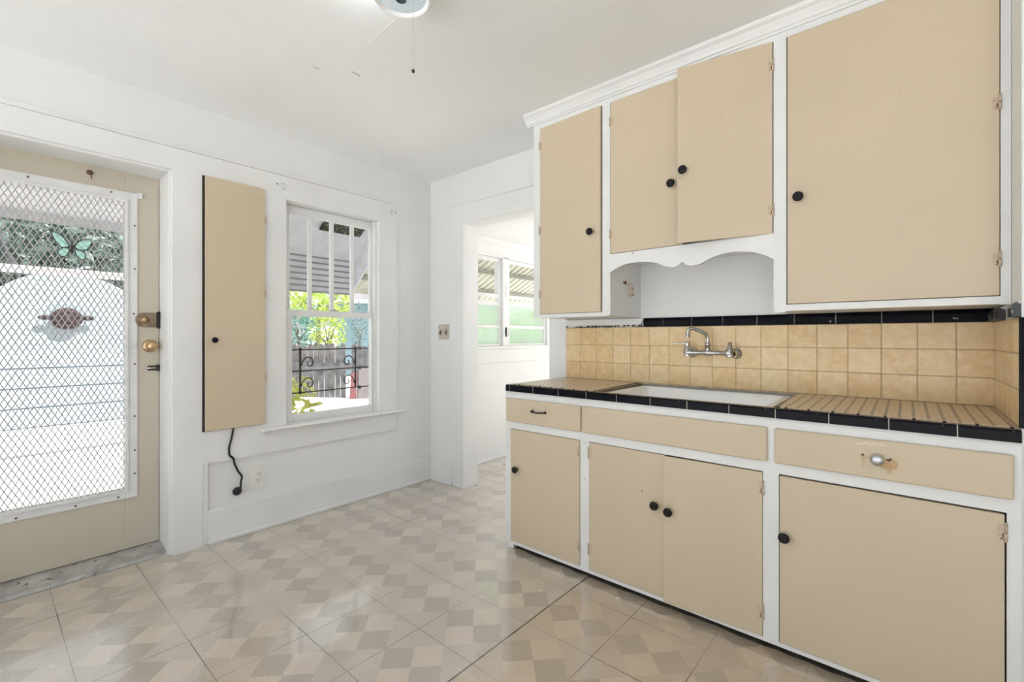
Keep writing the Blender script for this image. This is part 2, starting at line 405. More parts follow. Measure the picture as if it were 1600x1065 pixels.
def clipline(sg,c):
    # z = z0 + sg*k*(y) + c
    pts=[]
    for y in (y0,y1):
        z=sg*k*(y-y0)+c
        if z0<=z<=z1: pts.append((y,z))
    for z in (z0,z1):
        y=(z-c)/(sg*k)+y0
        if y0<y<y1: pts.append((y,z))
    return pts
n=int((z1-z0+k*(y1-y0))/dh)+2
for i in range(-1,n+26):
    for sg in (1,-1):
        c=(z0-k*(y1-y0)+i*dh) if sg>0 else (z0+i*dh)
        p=clipline(sg,c)
        if len(p)>=2 and abs(p[0][0]-p[1][0])>.004:
            a,b=p[0],p[1]
            xo=XD+.004+(.0012 if sg>0 else -.0012)
            g.bar((xo,a[0],a[1]),(xo,b[0],b[1]),.0022,.0042,up=(0,1,0))
obj('expanded_metal_grille',g,MESHM,parent=door,label='white diamond expanded metal grille')
obj('glass_pane',MB().box(XD-.026,XD-.022,gl-.004,gr+.004,gb-.004,gt+.004),GLASS,parent=door)
# rim lock
lock=MB(); cy,cz,rr=.612,1.297,.040
pts=[(cy+rr*math.cos(a),cz+rr*math.sin(a)) for a in [PI/2+PI*i/14 for i in range(15)]]+[(.668,cz-rr),(.668,cz+rr)]
lock.prism(pts,'x',XD,XD+.014)
lk=obj('rim_lock',lock,BRONZE,parent=door,bevel=.002,label='bronze rounded rim lock')
obj('lock_button',MB().lathe([(.021,0),(.021,.004),(.013,.006),(.011,.018),(.008,.02),(0,.02)],(XD+.014,cy,cz),(1,0,0),20),BRASS,parent=lk)
kp=MB().box(XD,XD+.022,.671,DR-.013,cz-.048,cz+.048).box(XD+.022,XD+.03,.676,DR-.015,cz-.03,cz-.012).box(XD+.022,XD+.03,.676,DR-.015,cz+.012,cz+.03)
obj('lock_keeper',kp,IRON,parent=lk,bevel=.002)
kn=obj('door_knob',MB().lathe([(.011,.008),(.011,.03),(.020,.038),(.027,.048),(.028,.058),(.024,.068),(.012,.074),(0,.075)],(XD,.641,1.150),(1,0,0),24),BRASS,parent=door,label='brass door knob')
obj('knob_rose',MB().lathe([(.037,0),(.036,.005),(.030,.009),(.011,.010),(0,.010)],(XD,.641,1.150),(1,0,0),28),BRASS,parent=kn)
bl=MB().box(XD,XD+.006,.628,.664,1.010,1.038).box(XD,XD+.018,.666,DR-.013,1.006,1.042)
bt=obj('slide_bolt',bl,IRON,parent=door,bevel=.002,label='small steel slide bolt')
obj('bolt_rod',MB().tube([(XD+.011,.624,1.024),(XD+.011,.68,1.024)],.006,10).lathe([(.004,0),(.004,.016),(.006,.018),(0,.019)],(XD+.011,.640,1.024),(1,0,0),10),CHROME,parent=bt)
hk=MB().lathe([(.014,0),(.012,.004),(.004,.006),(.004,.018),(.007,.022),(0,.023)],(XD,.385,2.068),(1,0,0),12).tube([(XD+.014,.385,2.066),(XD+.024,.387,2.05),(XD+.022,.389,2.036),(XD+.014,.39,2.034)],.003,6)
obj('coat_hook',hk,RUST,parent=door,label='rusty broken hook at the top of the door')
for (y,z) in ((.592,1.99),(.565,1.155),(.565,.352)): obj('screen_clip',MB().box(XD+.007,XD+.012,y-.012,y+.012,z-.016,z+.016).box(XD+.012,XD+.015,y-.012,y-.008,z-.016,z+.016),ALU,parent=frame,bevel=.001)

# ------------------------------------------------------------------ window_1: double hung, four upright lights over one
win=structure_root('window_1',(A,(WL+WR)/2,WB_))
s=MB()   # jamb liner and stops
s.box(A-.13,XA-.002,WL-.014,WL+.002,WB_,WT).box(A-.13,XA-.002,WR-.002,WR+.014,WB_,WT).box(A-.13,XA-.002,WL,WR,WT-.002,WT+.013)
s.box(A-.035,A-.018,WL+.002,WL+.014,WB_,WT).box(A-.035,A-.018,WR-.014,WR-.002,WB_,WT)
s.prism([(A-.15,WB_-.05),(A-.02,WB_-.03),(A-.02,WB_-.01),(A-.15,WB_-.025)],'y',WL-.014,WR+.014)
structure('window_frame',s,WHITE,parent=win,bevel=.002)
xl=A-.055
s=MB(); a0,a1=xl-.018,xl+.018
g0,g1,h0,h1=1.370,1.968,.680,1.341
s.box(a0,a1,WL+.002,g0,WB_-.008,1.384).box(a0,a1,g1,WR-.002,WB_-.008,1.384).box(a0,a1,g0,g1,WB_-.008,h0).box(a0,a1,g0,g1,h1,1.384)
lo=structure('lower_sash',s,WHITE,parent=win,bevel=.004)
obj('window_pane',MB().box(xl-.004,xl,g0-.003,g1+.003,h0-.003,h1+.003),GLASS,parent=lo)
obj('sash_latch',MB().box(xl-.012,xl+.012,1.64,1.70,1.384,1.392).box(xl-.004,xl+.02,1.66,1.674,1.392,1.402),CHROME,parent=lo,bevel=.001)
xu=A-.098
s=MB(); a0,a1=xu-.016,xu+.016
u0,u1,v0,v1=1.374,1.984,1.386,2.034
s.box(a0,a1,WL+.002,u0,1.345,WT-.003).box(a0,a1,u1,WR-.002,1.345,WT-.003).box(a0,a1,u0,u1,1.345,v0).box(a0,a1,u0,u1,v1,WT-.003)
for yc in (1.515,1.677,1.838): s.box(a0+.003,a1-.003,yc-.013,yc+.013,v0,v1)
up=structure('upper_sash',s,WHITE,parent=win,bevel=.003)
ys=[1.374,1.515,1.677,1.838,1.984]
for i in range(4):
    obj('window_pane',MB().box(xu-.004,xu,ys[i]+(.010 if i else -.002),ys[i+1]-(.010 if i<3 else -.002),v0-.002,v1+.002),GLASS,parent=up)
structure('window_sill',MB().prism([(A-.03,WB_-.021),(A+.062,WB_-.021),(A+.068,WB_-.012),(A+.062,WB_-.0),(A-.03,WB_+.002)],'y',1.152,2.196),WHITE,parent=win,bevel=.002)

def bracket(y,z,lab):
    t=thing('curtain_rod_bracket',lab,'bracket',(XA,y,z-.02))
    obj('bracket_plate',MB().box(XA,XA+.003,y-.012,y+.012,z-.022,z+.022),ALU,parent=t,bevel=.001)
    obj('bracket_arm',MB().box(XA+.003,XA+.022,y-.004,y+.012,z-.02,z-.012).box(XA+.020,XA+.024,y-.006,y+.012,z-.02,z+.006),ALU,parent=t,bevel=.001)
    obj('screw',MB().lathe([(.004,0),(.003,.003),(0,.003)],(XA+.003,y+.002,z+.011),(1,0,0),8),PLASTD,parent=t)
bracket(1.285,za(2.184),'small white curtain rod bracket at upper corner of the window beside the narrow wall cupboard')
bracket(2.110,za(2.186),'small white curtain rod bracket at upper corner of the window beside the room corner')
tag(obj('nail',MB().lathe([(.0022,0),(.0022,.016),(.004,.017),(0,.018)],(XA,1.245,za(2.187)),(1,.1,-.2),8),IRON),'rusty nail beside the curtain bracket nearest the narrow wall cupboard','nail')
tag(obj('nail',MB().lathe([(.0022,0),(.0022,.014),(.004,.015),(0,.016)],(XA,2.142,za(2.188)),(1,.1,-.2),8),IRON),'rusty nail beside the curtain bracket nearest the room corner','nail')

# ------------------------------------------------------------------ window_2: porch windows
pw=structure_root('window_2',(A,3.5,PB))
s=MB()
s.box(A-.11,A+.012,PL,PL+.02,PB,PT).box(A-.11,A+.012,PR-.02,PR,PB,PT).box(A-.11,A+.012,PL,PR,PT-.012,PT+.012).box(A-.11,A+.012,3.43,3.53,PB,PT)
s.box(A-.12,A+.03,PL-.03,PR+.03,PB-.025,PB)
s.box(A,A+.015,PL-.03,PR+.06,.95,PB-.025); s.box(A,A+.015,PL-.03,PR+.06,PT+.012,PT+.10)
structure('window_frame',s,WHITE,parent=pw,bevel=.003)
for (a,b) in ((PL+.02,3.43),(3.53,PR-.02)):
    s=MB(); q0,q1=A-.05,A-.02
    s.box(q0,q1,a,a+.028,PB,PT-.012).box(q0,q1,b-.028,b,PB,PT-.012)
    for zz,hh in ((PB+.012,.024),(1.305,.032),(1.532,.040),(1.612,.034),(PT-.03,.036)): s.box(q0,q1,a+.028,b-.028,zz-hh/2,zz+hh/2)
    sa=structure('sash',s,WHITE,parent=pw,bevel=.003)
    for (z0_,z1_,mm) in ((PB+.024,1.289,FROST),(1.321,1.512,FROST),(1.552,1.595,GLASS),(1.629,PT-.048,GLASS)):
        obj('window_pane',MB().box(A-.038,A-.034,a+.026,b-.026,z0_-.002,z1_+.002),mm,parent=sa)
hd=MB().box(A-.02,A-.012,3.462,3.486,1.20,1.30).tube([(A-.012,3.474,1.29),(A+.016,3.474,1.285),(A+.024,3.478,1.25),(A+.018,3.476,1.215),(A-.012,3.474,1.21)],.005,8)
for v in range(len(hd.v)): hd.v[v]=(hd.v[v][0]+.024,hd.v[v][1],hd.v[v][2])
obj('window_handle',hd,ALU,parent=pw)
obj('bolt_plate',MB().box(A+.012,A+.018,3.465,3.50,1.60,1.72).lathe([(.006,0),(.005,.003),(0,.004)],(A+.018,3.482,1.69),(1,0,0),8),ALU,parent=pw,bevel=.002)

# ------------------------------------------------------------------ wall cupboard, cord, socket, switch
ic=thing('wall_cupboard','tall narrow beige wall cupboard door with black knob, between the back door and window','cupboard',(XA,1.01,.655))
obj('cupboard_gap_shade',MB().box(XA-.012,XA+.002,ya(.842),ya(1.180),za(.652),za(2.133)),DARKGAP,parent=ic,label='black sheet painting the shadow gap of the cupboard opening')  # flat black sheet stands for the shade in the door gap
dr=obj('cupboard_door',MB().box(XA+.002,XA+.020,ya(.854),ya(1.177),za(.656),za(2.130)),BEIGE,parent=ic,bevel=.0015)
def knob(c, axis, parent, r=.0195, mat=BLACK, label=None):
    k=r/.0195
    return obj('knob',MB().lathe([(.008*k,0),(.007*k,.012),(.010*k,.016),(.018*k,.018),(.0195*k,.021),(.0185*k,.026),(.012*k,.029),(.006*k,.0285),(0,.028)],c,axis,24),mat,parent=parent,label=label)
knob((XA+.020,.889,1.183),(1,0,0),dr,.017)
def hinge_x(y,z,parent):
    m=MB().box(XA+.019,XA+.0215,y-.010,y,z-.020,z+.020).tube([(XA+.020,y+.001,z-.022),(XA+.020,y+.001,z+.022)],.0038,8)
    obj('hinge',m,HINGE,parent=parent)
for z in (1.93,1.47,.95): hinge_x(ya(1.180),z,dr)
cord=thing('power_cord','short black power cord with round plug hanging below the narrow wall cupboard','cord',(XA,1.0,.27))
pts=[(XA+.010,.995,.665),(XA+.009,.985,.60),(XA+.008,.972,.545),(XA+.007,.975,.50),(XA+.006,.995,.475),(A+.016,1.005,.44),(A+.014,1.025,.39),(A+.014,1.045,.355),(A+.016,1.040,.325),(A+.022,1.036,.300),(A+.024,1.034,.285)]
def smooth(pts,n=5):
    P=[Vector(p) for p in pts]; out=[]
    for i in range(len(P)-1):
        p0=P[max(i-1,0)];p1=P[i];p2=P[i+1];p3=P[min(i+2,len(P)-1)]
        for j in range(n):
            t=j/n
            out.append(.5*((2*p1)+(p2-p0)*t+(2*p0-5*p1+4*p2-p3)*t*t+(3*p1-p0-3*p2+p3)*t**3))
    out.append(P[-1]); return out
obj('cord',MB().tube(smooth(pts),.0062,8,flat=.65),RUBBER,parent=cord)
pc=(A+.012,1.022,.272); ax=Vector((.86,-.42,.1))
pl=obj('plug',MB().lathe([(.020,0),(.0235,.003),(.0235,.022),(.019,.025),(.017,.022),(.010,.021),(.009,.027),(0,.027)],pc,ax,22),RUBBER,parent=cord)
ou=thing('wall_outlet','white double wall socket low on the wall below the window','outlet',(A,1.140,.262))
pt=obj('face_plate',MB().box(A,A+.006,1.098,1.180,.262,.398),PLASTW,parent=ou,bevel=.003)
for z in (.352,.308):
    rc=obj('receptacle',MB().lathe([(.0185,0),(.0185,.003),(.017,.004),(0,.004)],(A+.006,1.139,z),(1,0,0),20),PLASTW,parent=ou)
    obj('slot',MB().box(A+.0095,A+.0108,1.130,1.1325,z+.001,z+.010).box(A+.0095,A+.0108,1.1445,1.147,z+.001,z+.009).lathe([(.0028,0),(.0028,.0012),(0,.0012)],(A+.0095,1.1385,z-.008),(1,0,0),8),PLASTD,parent=rc)
sw=thing('light_switch','paint-flaked double light switch plate on the wall beside the doorway','switch',(-2.905,B,1.177))
obj('face_plate',MB().box(-2.972,-2.908,B-.006,B,1.180,1.306).box(-2.902,-2.838,B-.006,B,1.180,1.306),IVORY,parent=sw,bevel=.003)
for x in (-2.94,-2.87):
    obj('toggle',MB().box(x-.011,x+.011,B-.009,B-.006,1.215,1.262).quadbox([(x-.005,B-.024,1.228),(x+.005,B-.024,1.228),(x+.005,B-.009,1.236),(x-.005,B-.009,1.236),(x-.004,B-.026,1.240),(x+.004,B-.026,1.240),(x+.005,B-.009,1.250),(x-.005,B-.009,1.250)]),BRONZE,parent=sw,bevel=.001)

# butterfly suncatcher on the door glass
bf=thing('butterfly_suncatcher','pale green stained-glass butterfly ornament on the back door grille','ornament',(XD+.01,.317,1.61))
xb=XD+.010
WINGG=pm('pale_green_art_glass',(.50,.86,.74),.2,.22,60,bump=.2)
def wing(pts,nm):
    P=smooth([(xb,y,z) for y,z in pts]+[(xb,*pts[0])],4)[:-1]
    o=obj(nm,MB().prism([(p[1],p[2]) for p in P],'x',xb-.0015,xb+.0015),WINGG,parent=bf)
    obj('wing_rim',MB().tube(P+[P[0]],.0022,6,caps=False),IRON,parent=o)
    return o
wing([(.306,1.666),(.292,1.695),(.268,1.722),(.243,1.728),(.247,1.706),(.262,1.676),(.280,1.657)],'upper_wing')
wing([(.326,1.668),(.338,1.690),(.362,1.708),(.388,1.708),(.386,1.684),(.372,1.660),(.345,1.653)],'upper_wing')
wing([(.306,1.652),(.286,1.655),(.268,1.640),(.266,1.622),(.280,1.610),(.298,1.622)],'lower_wing')
wing([(.326,1.652),(.346,1.650),(.364,1.636),(.366,1.616),(.352,1.604),(.335,1.622)],'lower_wing')
obj('body',MB().ball((xb,.316,1.657),.03,8,8,.12,.14,1).tube([(xb,.314,1.684),(xb,.306,1.706)],.001,5).tube([(xb,.318,1.684),(xb,.326,1.704)],.001,5),IRON,parent=bf)

# ------------------------------------------------------------------ base cabinets
YC=1.975; YB=F-.002
def hinge_front(x,z,y,side,parent,h=.027):
    """side=+1: door lies at +x of the hinge pin"""
    h*=.82
    m=MB().box(x,x+side*.017,y-.0018,y+.001,z-h,z+h)
    m.tube([(x,y-.003,z-h*1.1),(x,y-.003,z-.002)],.0042,8).tube([(x,y-.003,z+.002),(x,y-.003,z+h*1.1)],.0042,8)
    m.ball((x,y-.003,z+h*1.15),.0042,6,4).ball((x,y-.003,z-h*1.15),.0042,6,4)
    obj('hinge',m,HINGE,parent=parent)
def door_panel(parent,x0,x1,z0,z1,yf,hx,ajar=0.,proud=.003,th=.02,mat=BEIGE,label=None):
    o=obj('door',MB().box(x0,x1,yf-proud,yf-proud+th,z0,z1),mat,parent=parent,origin=(hx,yf,z0),bevel=.0018,label=label)
    if ajar: o.rotation_euler.z=ajar
    return o
def carcass(mb,x0,x1,y0,y1,z0,z1,th=.012,top=True):
    mb.box(x0,x0+th,y0,y1,z0,z1).box(x1-th,x1,y0,y1,z0,z1).box(x0+th,x1-th,y1-th,y1,z0,z1).box(x0+th,x1-th,y0,y1-th,z0,z0+th)
    if top: mb.box(x0+th,x1-th,y0,y1-th,z1-th,z1)
    return mb
ZB0,ZT0=.030,.896
X0,X1,X2,X3=-1.745,-1.1959,-.418,.2540
OB,OT=.0486,.6797
def base_unit(label,xa,xb,sl,sr,rails):
    """sl, sr: widths of the stiles this unit carries"""
    t=thing('base_cabinet',label,'cabinet',((xa+xb)/2,YC,0))
    obj('carcass',carcass(MB(),xa+.001,xb-.001,YC+.021,YB,ZB0+.004,ZT0-.004,top=False),FRAMEW,parent=t)
    m=MB()
    if sl: m.box(xa,xa+sl,YC,YC+.02,ZB0,ZT0)
    if sr: m.box(xb-sr,xb,YC,YC+.02,ZB0,ZT0)
    for z0,z1 in rails: m.box(xa+sl,xb-sr,YC,YC+.02,z0,z1)
    obj('face_frame',m,FRAMEW,parent=t)
    obj('plinth',MB().box(xa+.03,xb-.01,YC+.11,YC+.125,0,ZB0+.004),DARKGAP,parent=t,label='dark recessed plinth')
    return t
RL=[(ZB0,OB-.002),(OT+.003,.735),(.845,ZT0)]
b1=base_unit('beige base cabinet with one drawer and one door, beside the doorway',X0,X1,.038,.049,RL)
b2=base_unit('beige two-door base cabinet with long blank panel, under the white sink',X1,X2,.002,.002,RL)
b3=base_unit('wide beige base cabinet with rust-stained drawer, against the end wall',X2,X3,.0517,.030,RL)
obj('foot',MB().box(X0+.006,X0+.05,YC+.012,YC+.05,0,ZB0),FRAMEW,parent=b1)
def front(parent,nm,x0,x1,z0,z1,mat=BEIGE):
    return obj(nm,MB().box(x0,x1,YC-.017,YC-.0005,z0,z1),mat,parent=parent,bevel=.006,seg=3)
d1=front(b1,'drawer',-1.7307,-1.2350,.7250,.8560)
pp=smooth([(-1.536,YC-.017,.7995),(-1.534,YC-.034,.7995),(-1.520,YC-.040,.798),(-1.4935,YC-.042,.797),(-1.467,YC-.040,.798),(-1.453,YC-.034,.7995),(-1.451,YC-.017,.7995)],4)
obj('handle',MB().tube(pp,.0045,8).ball((-1.536,YC-.018,.7995),.009,8,5,1,.4,1).ball((-1.451,YC-.018,.7995),.009,8,5,1,.4,1),IRON,parent=d1)
front(b2,'false_drawer_front',-1.2270,-.4036,.7250,.8560)
d3=front(b3,'drawer',-.3787,.2379,.7250,.8560,BEIGES)
obj('knob',MB().lathe([(.008,0),(.008,.010),(.017,.013),(.0185,.017),(.0175,.022),(.010,.026),(0,.027)],(-.0745,YC-.017,.7925),(0,-1,0),24),STEEL,parent=d3,label='grey metal drawer knob')
o=door_panel(b1,-1.7055,-1.2475,OB,OT,YC,-1.246)
knob((-1.659,YC-.003,.459),(0,-1,0),o,.0185)
for z in (.624,.152): hinge_front(-1.2462,z,YC-.003,-1,o)
o=door_panel(b2,-1.1925,-.8080,OB,OT,YC,-1.194)
knob((-.849,YC-.003,.452),(0,-1,0),o)
for z in (.627,.152): hinge_front(-1.1940,z,YC-.003,1,o)
o=door_panel(b2,-.8055,-.4215,.045,.6785,YC,-.420,ajar=math.radians(3.0))
knob((-.781,YC-.003,.446),(0,-1,0),o)
for z in (.62,.142): hinge_front(-.4195,z,YC-.003,-1,o)
o=door_panel(b3,-.3635,.2195,OB,.6765,YC,.2225)
knob((-.346,YC-.003,.453),(0,-1,0),o)
for z in (.625,.142): hinge_front(.2215,z,YC-.003,-1,o)

# ------------------------------------------------------------------ countertop, sink, faucet
ct=thing('countertop','long tiled countertop with glossy black edging and beige mosaic ends','countertop',(-.74,2.2,.896))
m=MB(); z0,z1=.897,.922
SX0,SX1,SY0,SY1=-1.150,-.405,2.020,2.485
m.box(-1.716,SX0+.02,YC,F-.001,z0,z1).box(SX1-.02,DX-.001,YC,F-.001,z0,z1).box(SX0+.02,SX1-.02,YC,SY0+.015,z0,z1).box(SX0+.02,SX1-.02,SY1-.015,F-.001,z0,z1)
obj('slab',m,GROUTW,parent=ct)
eg=[-1.733,-1.7017,-1.5354,-1.3696,-1.2017,-1.0361,-.87,-.7065,-.5396,-.3756,-.2083,-.0445,.1185,.2535]
for i in range(len(eg)-1):
    mm=MB(); a,b=eg[i]+.0015,eg[i+1]-.0015
    mm.prism([(1.958,.894),(1.958,.924),(1.9595,.9285),(1.963,.931),(1.996,.931),(1.996,.922),(1.974,.922),(1.974,.894)],'x',a,b)
    obj('edge_tile',mm,BLKTILE,parent=ct,bevel=.0012)
for i in range(3):
    a=1.998+i*.166; obj('edge_tile',MB().prism([(-1.733,.894),(-1.733,.926),(-1.728,.931),(-1.705,.931),(-1.705,.922),(-1.717,.922),(-1.717,.894)],'y',a,min(a+.164,F-.001)),BLKTILE,parent=ct,bevel=.0012)
obj('edge_grout',MB().box(-1.730,.2535,1.9605,1.975,.8955,.9275),GROUTW,parent=ct)
obj('mosaic_field',MB().quadbox([(-1.703,1.997,.922),(-1.180,1.997,.922),(-1.186,F-.001,.922),(-1.703,F-.001,.922),(-1.703,1.997,.9345),(-1.180,1.997,.9345),(-1.186,F-.001,.9375),(-1.703,F-.001,.9375)]),MOSAIC,parent=ct)
obj('mosaic_field',MB().quadbox([(-.368,1.997,.922),(DX-.001,1.997,.922),(DX-.001,F-.001,.922),(-.388,F-.001,.922),(-.368,1.997,.9345),(DX-.001,1.997,.9345),(DX-.001,F-.001,.9375),(-.388,F-.001,.9375)]),MOSAIC,parent=ct)
# dark bullnose beside the basin
TRIMD=pm('dark_brown_edge_tile',(.035,.025,.018),.3,.4,40,bump=.3,specks=(60,.62),speck_col=(.35,.25,.16))
obj('sink_edging',MB().prism([(-1.180,.9345),(-1.160,.929),(-1.150,.918),(-1.150,.914),(-1.182,.914)],'y',1.998,F-.002),TRIMD,parent=ct)
obj('sink_edging',MB().prism([(-.372,.9345),(-.392,.931),(-.404,.920),(-.404,.914),(-.370,.914)],'y',1.998,F-.002),TRIMD,parent=ct)

sk=MB()
def rrect(x0,x1,y0,y1,r,z,n=6):
    o=[]
    for cx,cy,a0 in ((x1-r,y1-r,0),(x0+r,y1-r,PI/2),(x0+r,y0+r,PI),(x1-r,y0+r,3*PI/2)):
        for i in range(n+1):
            a=a0+PI/2*i/n; o.append((cx+r*math.cos(a),cy+r*math.sin(a),z))
    return o
rings=[]
for ins,z,r in ((0,.9145,.02),(0,.921,.02),(.004,.9235,.02),(.020,.9235,.03),(.028,.918,.035),(.034,.90,.04),(.042,.80,.05),(.055,.775,.06),(.10,.765,.08)):
    rings.append(rrect(SX0+.001+ins,SX1-.001-ins,SY0+ins*.9,SY1-ins*.9,r,z))
nb=len(rings[0])
for R in rings: sk.v+=R
for i in range(len(rings)-1):
    for k in range(nb):
        k2=(k+1)%nb; sk.f.append((i*nb+k,i*nb+k2,(i+1)*nb+k2,(i+1)*nb+k)); sk.sm.append(True)
sk.f.append(tuple((len(rings)-1)*nb+k for k in range(nb))); sk.sm.append(True)
snk=thing('sink','wide white enamelled sink set low in the tiled countertop','sink',((SX0+SX1)/2,2.25,.765))
obj('basin',sk,ENAMEL,parent=snk)
obj('drain',MB().lathe([(.045,0),(.043,.004),(.03,.002),(0,.001)],((SX0+SX1)/2,2.27,.766),(0,0,1),20),CHROME,parent=snk)

fy=2.437
fc=thing('faucet','chrome wall-mounted mixer faucet with swung spout above the sink','faucet',(-.765,F,1.117))
bodyprof=[(.0,-.118),(.013,-.118),(.020,-.110),(.020,-.090),(.0115,-.080),(.011,-.03),(.016,-.012),(.018,0),(.016,.012),(.011,.03),(.0115,.080),(.021,.090),(.021,.112),(.014,.118),(0,.118)]
obj('body',MB().lathe(bodyprof,(-.771,fy,1.119),(1,0,0),20).lathe([(.020,-.018),(.020,.018),(.013,.024),(.012,.034)],(-.876,fy,1.119),(0,0,1),18).lathe([(.020,-.018),(.020,.018),(.013,.024),(.011,.034)],(-.666,fy,1.119),(0,0,1),18).lathe([(.013,0),(.012,.03),(.015,.034),(.015,.046),(.011,.05)],(-.7725,fy,1.124),(0,0,1),18),CHROME,parent=fc)
for x in (-.868,-.652):
    obj('escutcheon',MB().lathe([(.028,0),(.027,.006),(.018,.012),(.013,.014),(.013,.062)],(x,F-.0005,1.117),(0,-1,0),22),CHROME,parent=fc)
sp=smooth([(-.7725,fy,1.168),(-.7725,fy-.002,1.195),(-.780,fy-.010,1.216),(-.802,fy-.026,1.232),(-.832,fy-.046,1.243),(-.848,fy-.058,1.237),(-.852,fy-.061,1.222),(-.853,fy-.062,1.207)],5)
spo=obj('spout',MB().tube(sp,.0095,12),CHROME,parent=fc)
obj('aerator',MB().lathe([(.0115,0),(.0125,.003),(.0125,.012),(.010,.014)],(-.853,fy-.062,1.199),(0,0,1),16),CHROME,parent=spo)
obj('lever_handle',MB().lathe([(.011,0),(.012,.004),(.012,.018),(.008,.022),(0,.022)],(-.876,fy,1.153),(0,0,1),16).bar((-.880,fy,1.168),(-.945,fy-.018,1.166),.016,.007),CHROME,parent=fc,bevel=.002)
obj('valve_stem',MB().lathe([(.008,0),(.008,.008),(.010,.010),(.010,.022),(.006,.024),(0,.024)],(-.666,fy,1.150),(0,0,1),12),BRONZE,parent=fc,label='bare valve stem without its handle')

# ------------------------------------------------------------------ wall tiles (children of the walls they cover)
wb=bpy.data.objects['wall_back']; wr=bpy.data.objects['wall_right']
px=.1147; off=.1483; tz=[.9385,1.0445,1.1515,1.2582]
m=MB(); xs=[-1.6815]+[off-k*px for k in range(16,-1,-1) if off-k*px>-1.672]+[DX-.0005]
for i in range(len(xs)-1):
    for j in range(3):
        m.box(xs[i]+.0012,xs[i+1]-.0012,F,F+.008,tz[j]+.0012,tz[j+1]-.0012)
obj('tile_backsplash',m,TILE,parent=wb,bevel=.0018,seg=2,label='three rows of mottled yellow wall tiles')
obj('tile_grout',MB().box(-1.6815,DX-.0005,F+.0022,B,.93,1.2582),GROUT,parent=wb)
m=MB(); ysd=[1.986,2.07,2.18,2.29,2.40,F-.001]
for i in range(len(ysd)-1):
    for j in range(3): m.box(DX-.006,DX,ysd[i]+.0012,ysd[i+1]-.0012,tz[j]+.0012,tz[j+1]-.0012)
obj('tile_backsplash',m,TILE,parent=wr,bevel=.0015)
obj('tile_grout',MB().box(DX-.0042,DX,1.987,F-.001,.9385,1.2582),GROUT,parent=wr)
m=MB(); bx=[-1.150,-1.0331,-.8757,-.7177,-.5585,-.40,-.24,-.08,.08,DX-.0005]
capp=lambda: [(F-.003,1.2592),(F-.003,1.292),(F+.001,1.303),(F+.008,1.309),(B,1.309),(B,1.2592)]
for i in range(len(bx)-1): m.prism(capp(),'x',bx[i]+.0018,bx[i+1]-.0018)
obj('black_tile_course',m,BLKTILE,parent=wb,bevel=.001)
obj('course_grout',MB().box(-1.150,DX-.0005,F+.004,B,1.2592,1.300),GROUTW,parent=wb)
obj('painted_tile_course',MB().prism([(-1.6815,1.272),(-1.30,1.271),(-1.168,1.273),(-1.153,1.2955),(-1.153,1.3095),(-1.6815,1.3095)],'y',F-.004,B),FRAMEW,parent=wb,bevel=.002)
CHIP=pm('flaking_black_edge',(.05,.045,.045),.6,.6,90,bump=.8,specks=(70,.52),speck_col=(.65,.62,.58))
obj('chipped_edge',MB().prism([(-1.64,1.2595),(-1.16,1.2595),(-1.168,1.273),(-1.25,1.272),(-1.32,1.2735),(-1.40,1.270),(-1.50,1.273),(-1.58,1.269)],'y',F-.002,B),CHIP,parent=wb)
STREAK=pm('paint_streaked_black_tile',(.04,.04,.045),.35,.7,9,bump=.5,specks=(14,.56),speck_col=(.55,.55,.55))
m=MB()
for a,b in ((2.26,F-.004),(1.987,2.06)): m.prism([(DX-.020,1.2592),(DX-.020,1.285),(DX-.014,1.300),(DX,1.3085),(DX,1.2592)],'y',a,b)
obj('black_tile_course',m,STREAK,parent=wr,bevel=.001)
obj('end_edge_tile',MB().box(DX-.006,DX+.10,1.975,1.985,.9345,1.2582),BLKTILE,parent=wr,bevel=.002)

# ------------------------------------------------------------------ upper cabinets
YU=2.15; UT=2.4204; UZ=2.470
def rstile(x0,x1,z0,z1,rl,rr_,r=.012):
    p=[]
    if rl: p+=[(x0,z0+r),(x0+r*.3,z0+r*.3),(x0+r,z0)]
    else: p+=[(x0,z0)]
    if rr_: p+=[(x1-r,z0),(x1-r*.3,z0+r*.3),(x1,z0+r)]
    else: p+=[(x1,z0)]
    return p+[(x1,z1),(x0,z1)]
U0,U1,U2,U3=-1.677,-1.1725,-.4180,DX-.001
def upper_unit(label,xa,xb,zb,ztop=UZ+.035):
    t=thing('upper_cabinet',label,'cabinet',((xa+xb)/2,YU+.1,zb))
    obj('carcass',carcass(MB(),xa+.001,xb-.0035,YU+.021,B-.001,zb+.004,ztop),FRAMEW,parent=t)
    return t
u1=upper_unit('narrow tall beige one-door upper cabinet, hanging beside the doorway',U0,U1,1.311)
m=MB().prism(rstile(U0,-1.6315,1.311,UZ,True,False),'y',YU,YU+.02).prism(rstile(-1.2190,U1,1.311,UZ,False,True),'y',YU,YU+.02)
m.box(-1.6315,-1.2190,YU,YU+.02,1.311,1.3325).box(-1.6315,-1.2190,YU,YU+.02,UT+.002,UZ)
obj('face_frame',m,FRAMEW,parent=u1)
o=door_panel(u1,-1.6285,-1.2245,1.334,UT,YU,-1.630,ajar=math.radians(-1.6))
knob((-1.277,YU-.003,1.761),(0,-1,0),o)
for z in (2.318,1.822,1.45): hinge_front(-1.6305,z,YU-.003,1,o,.022)
u2=upper_unit('beige two-door upper cabinet above scalloped white valance and faucet',U1+.0015,U2+.0015,1.612)
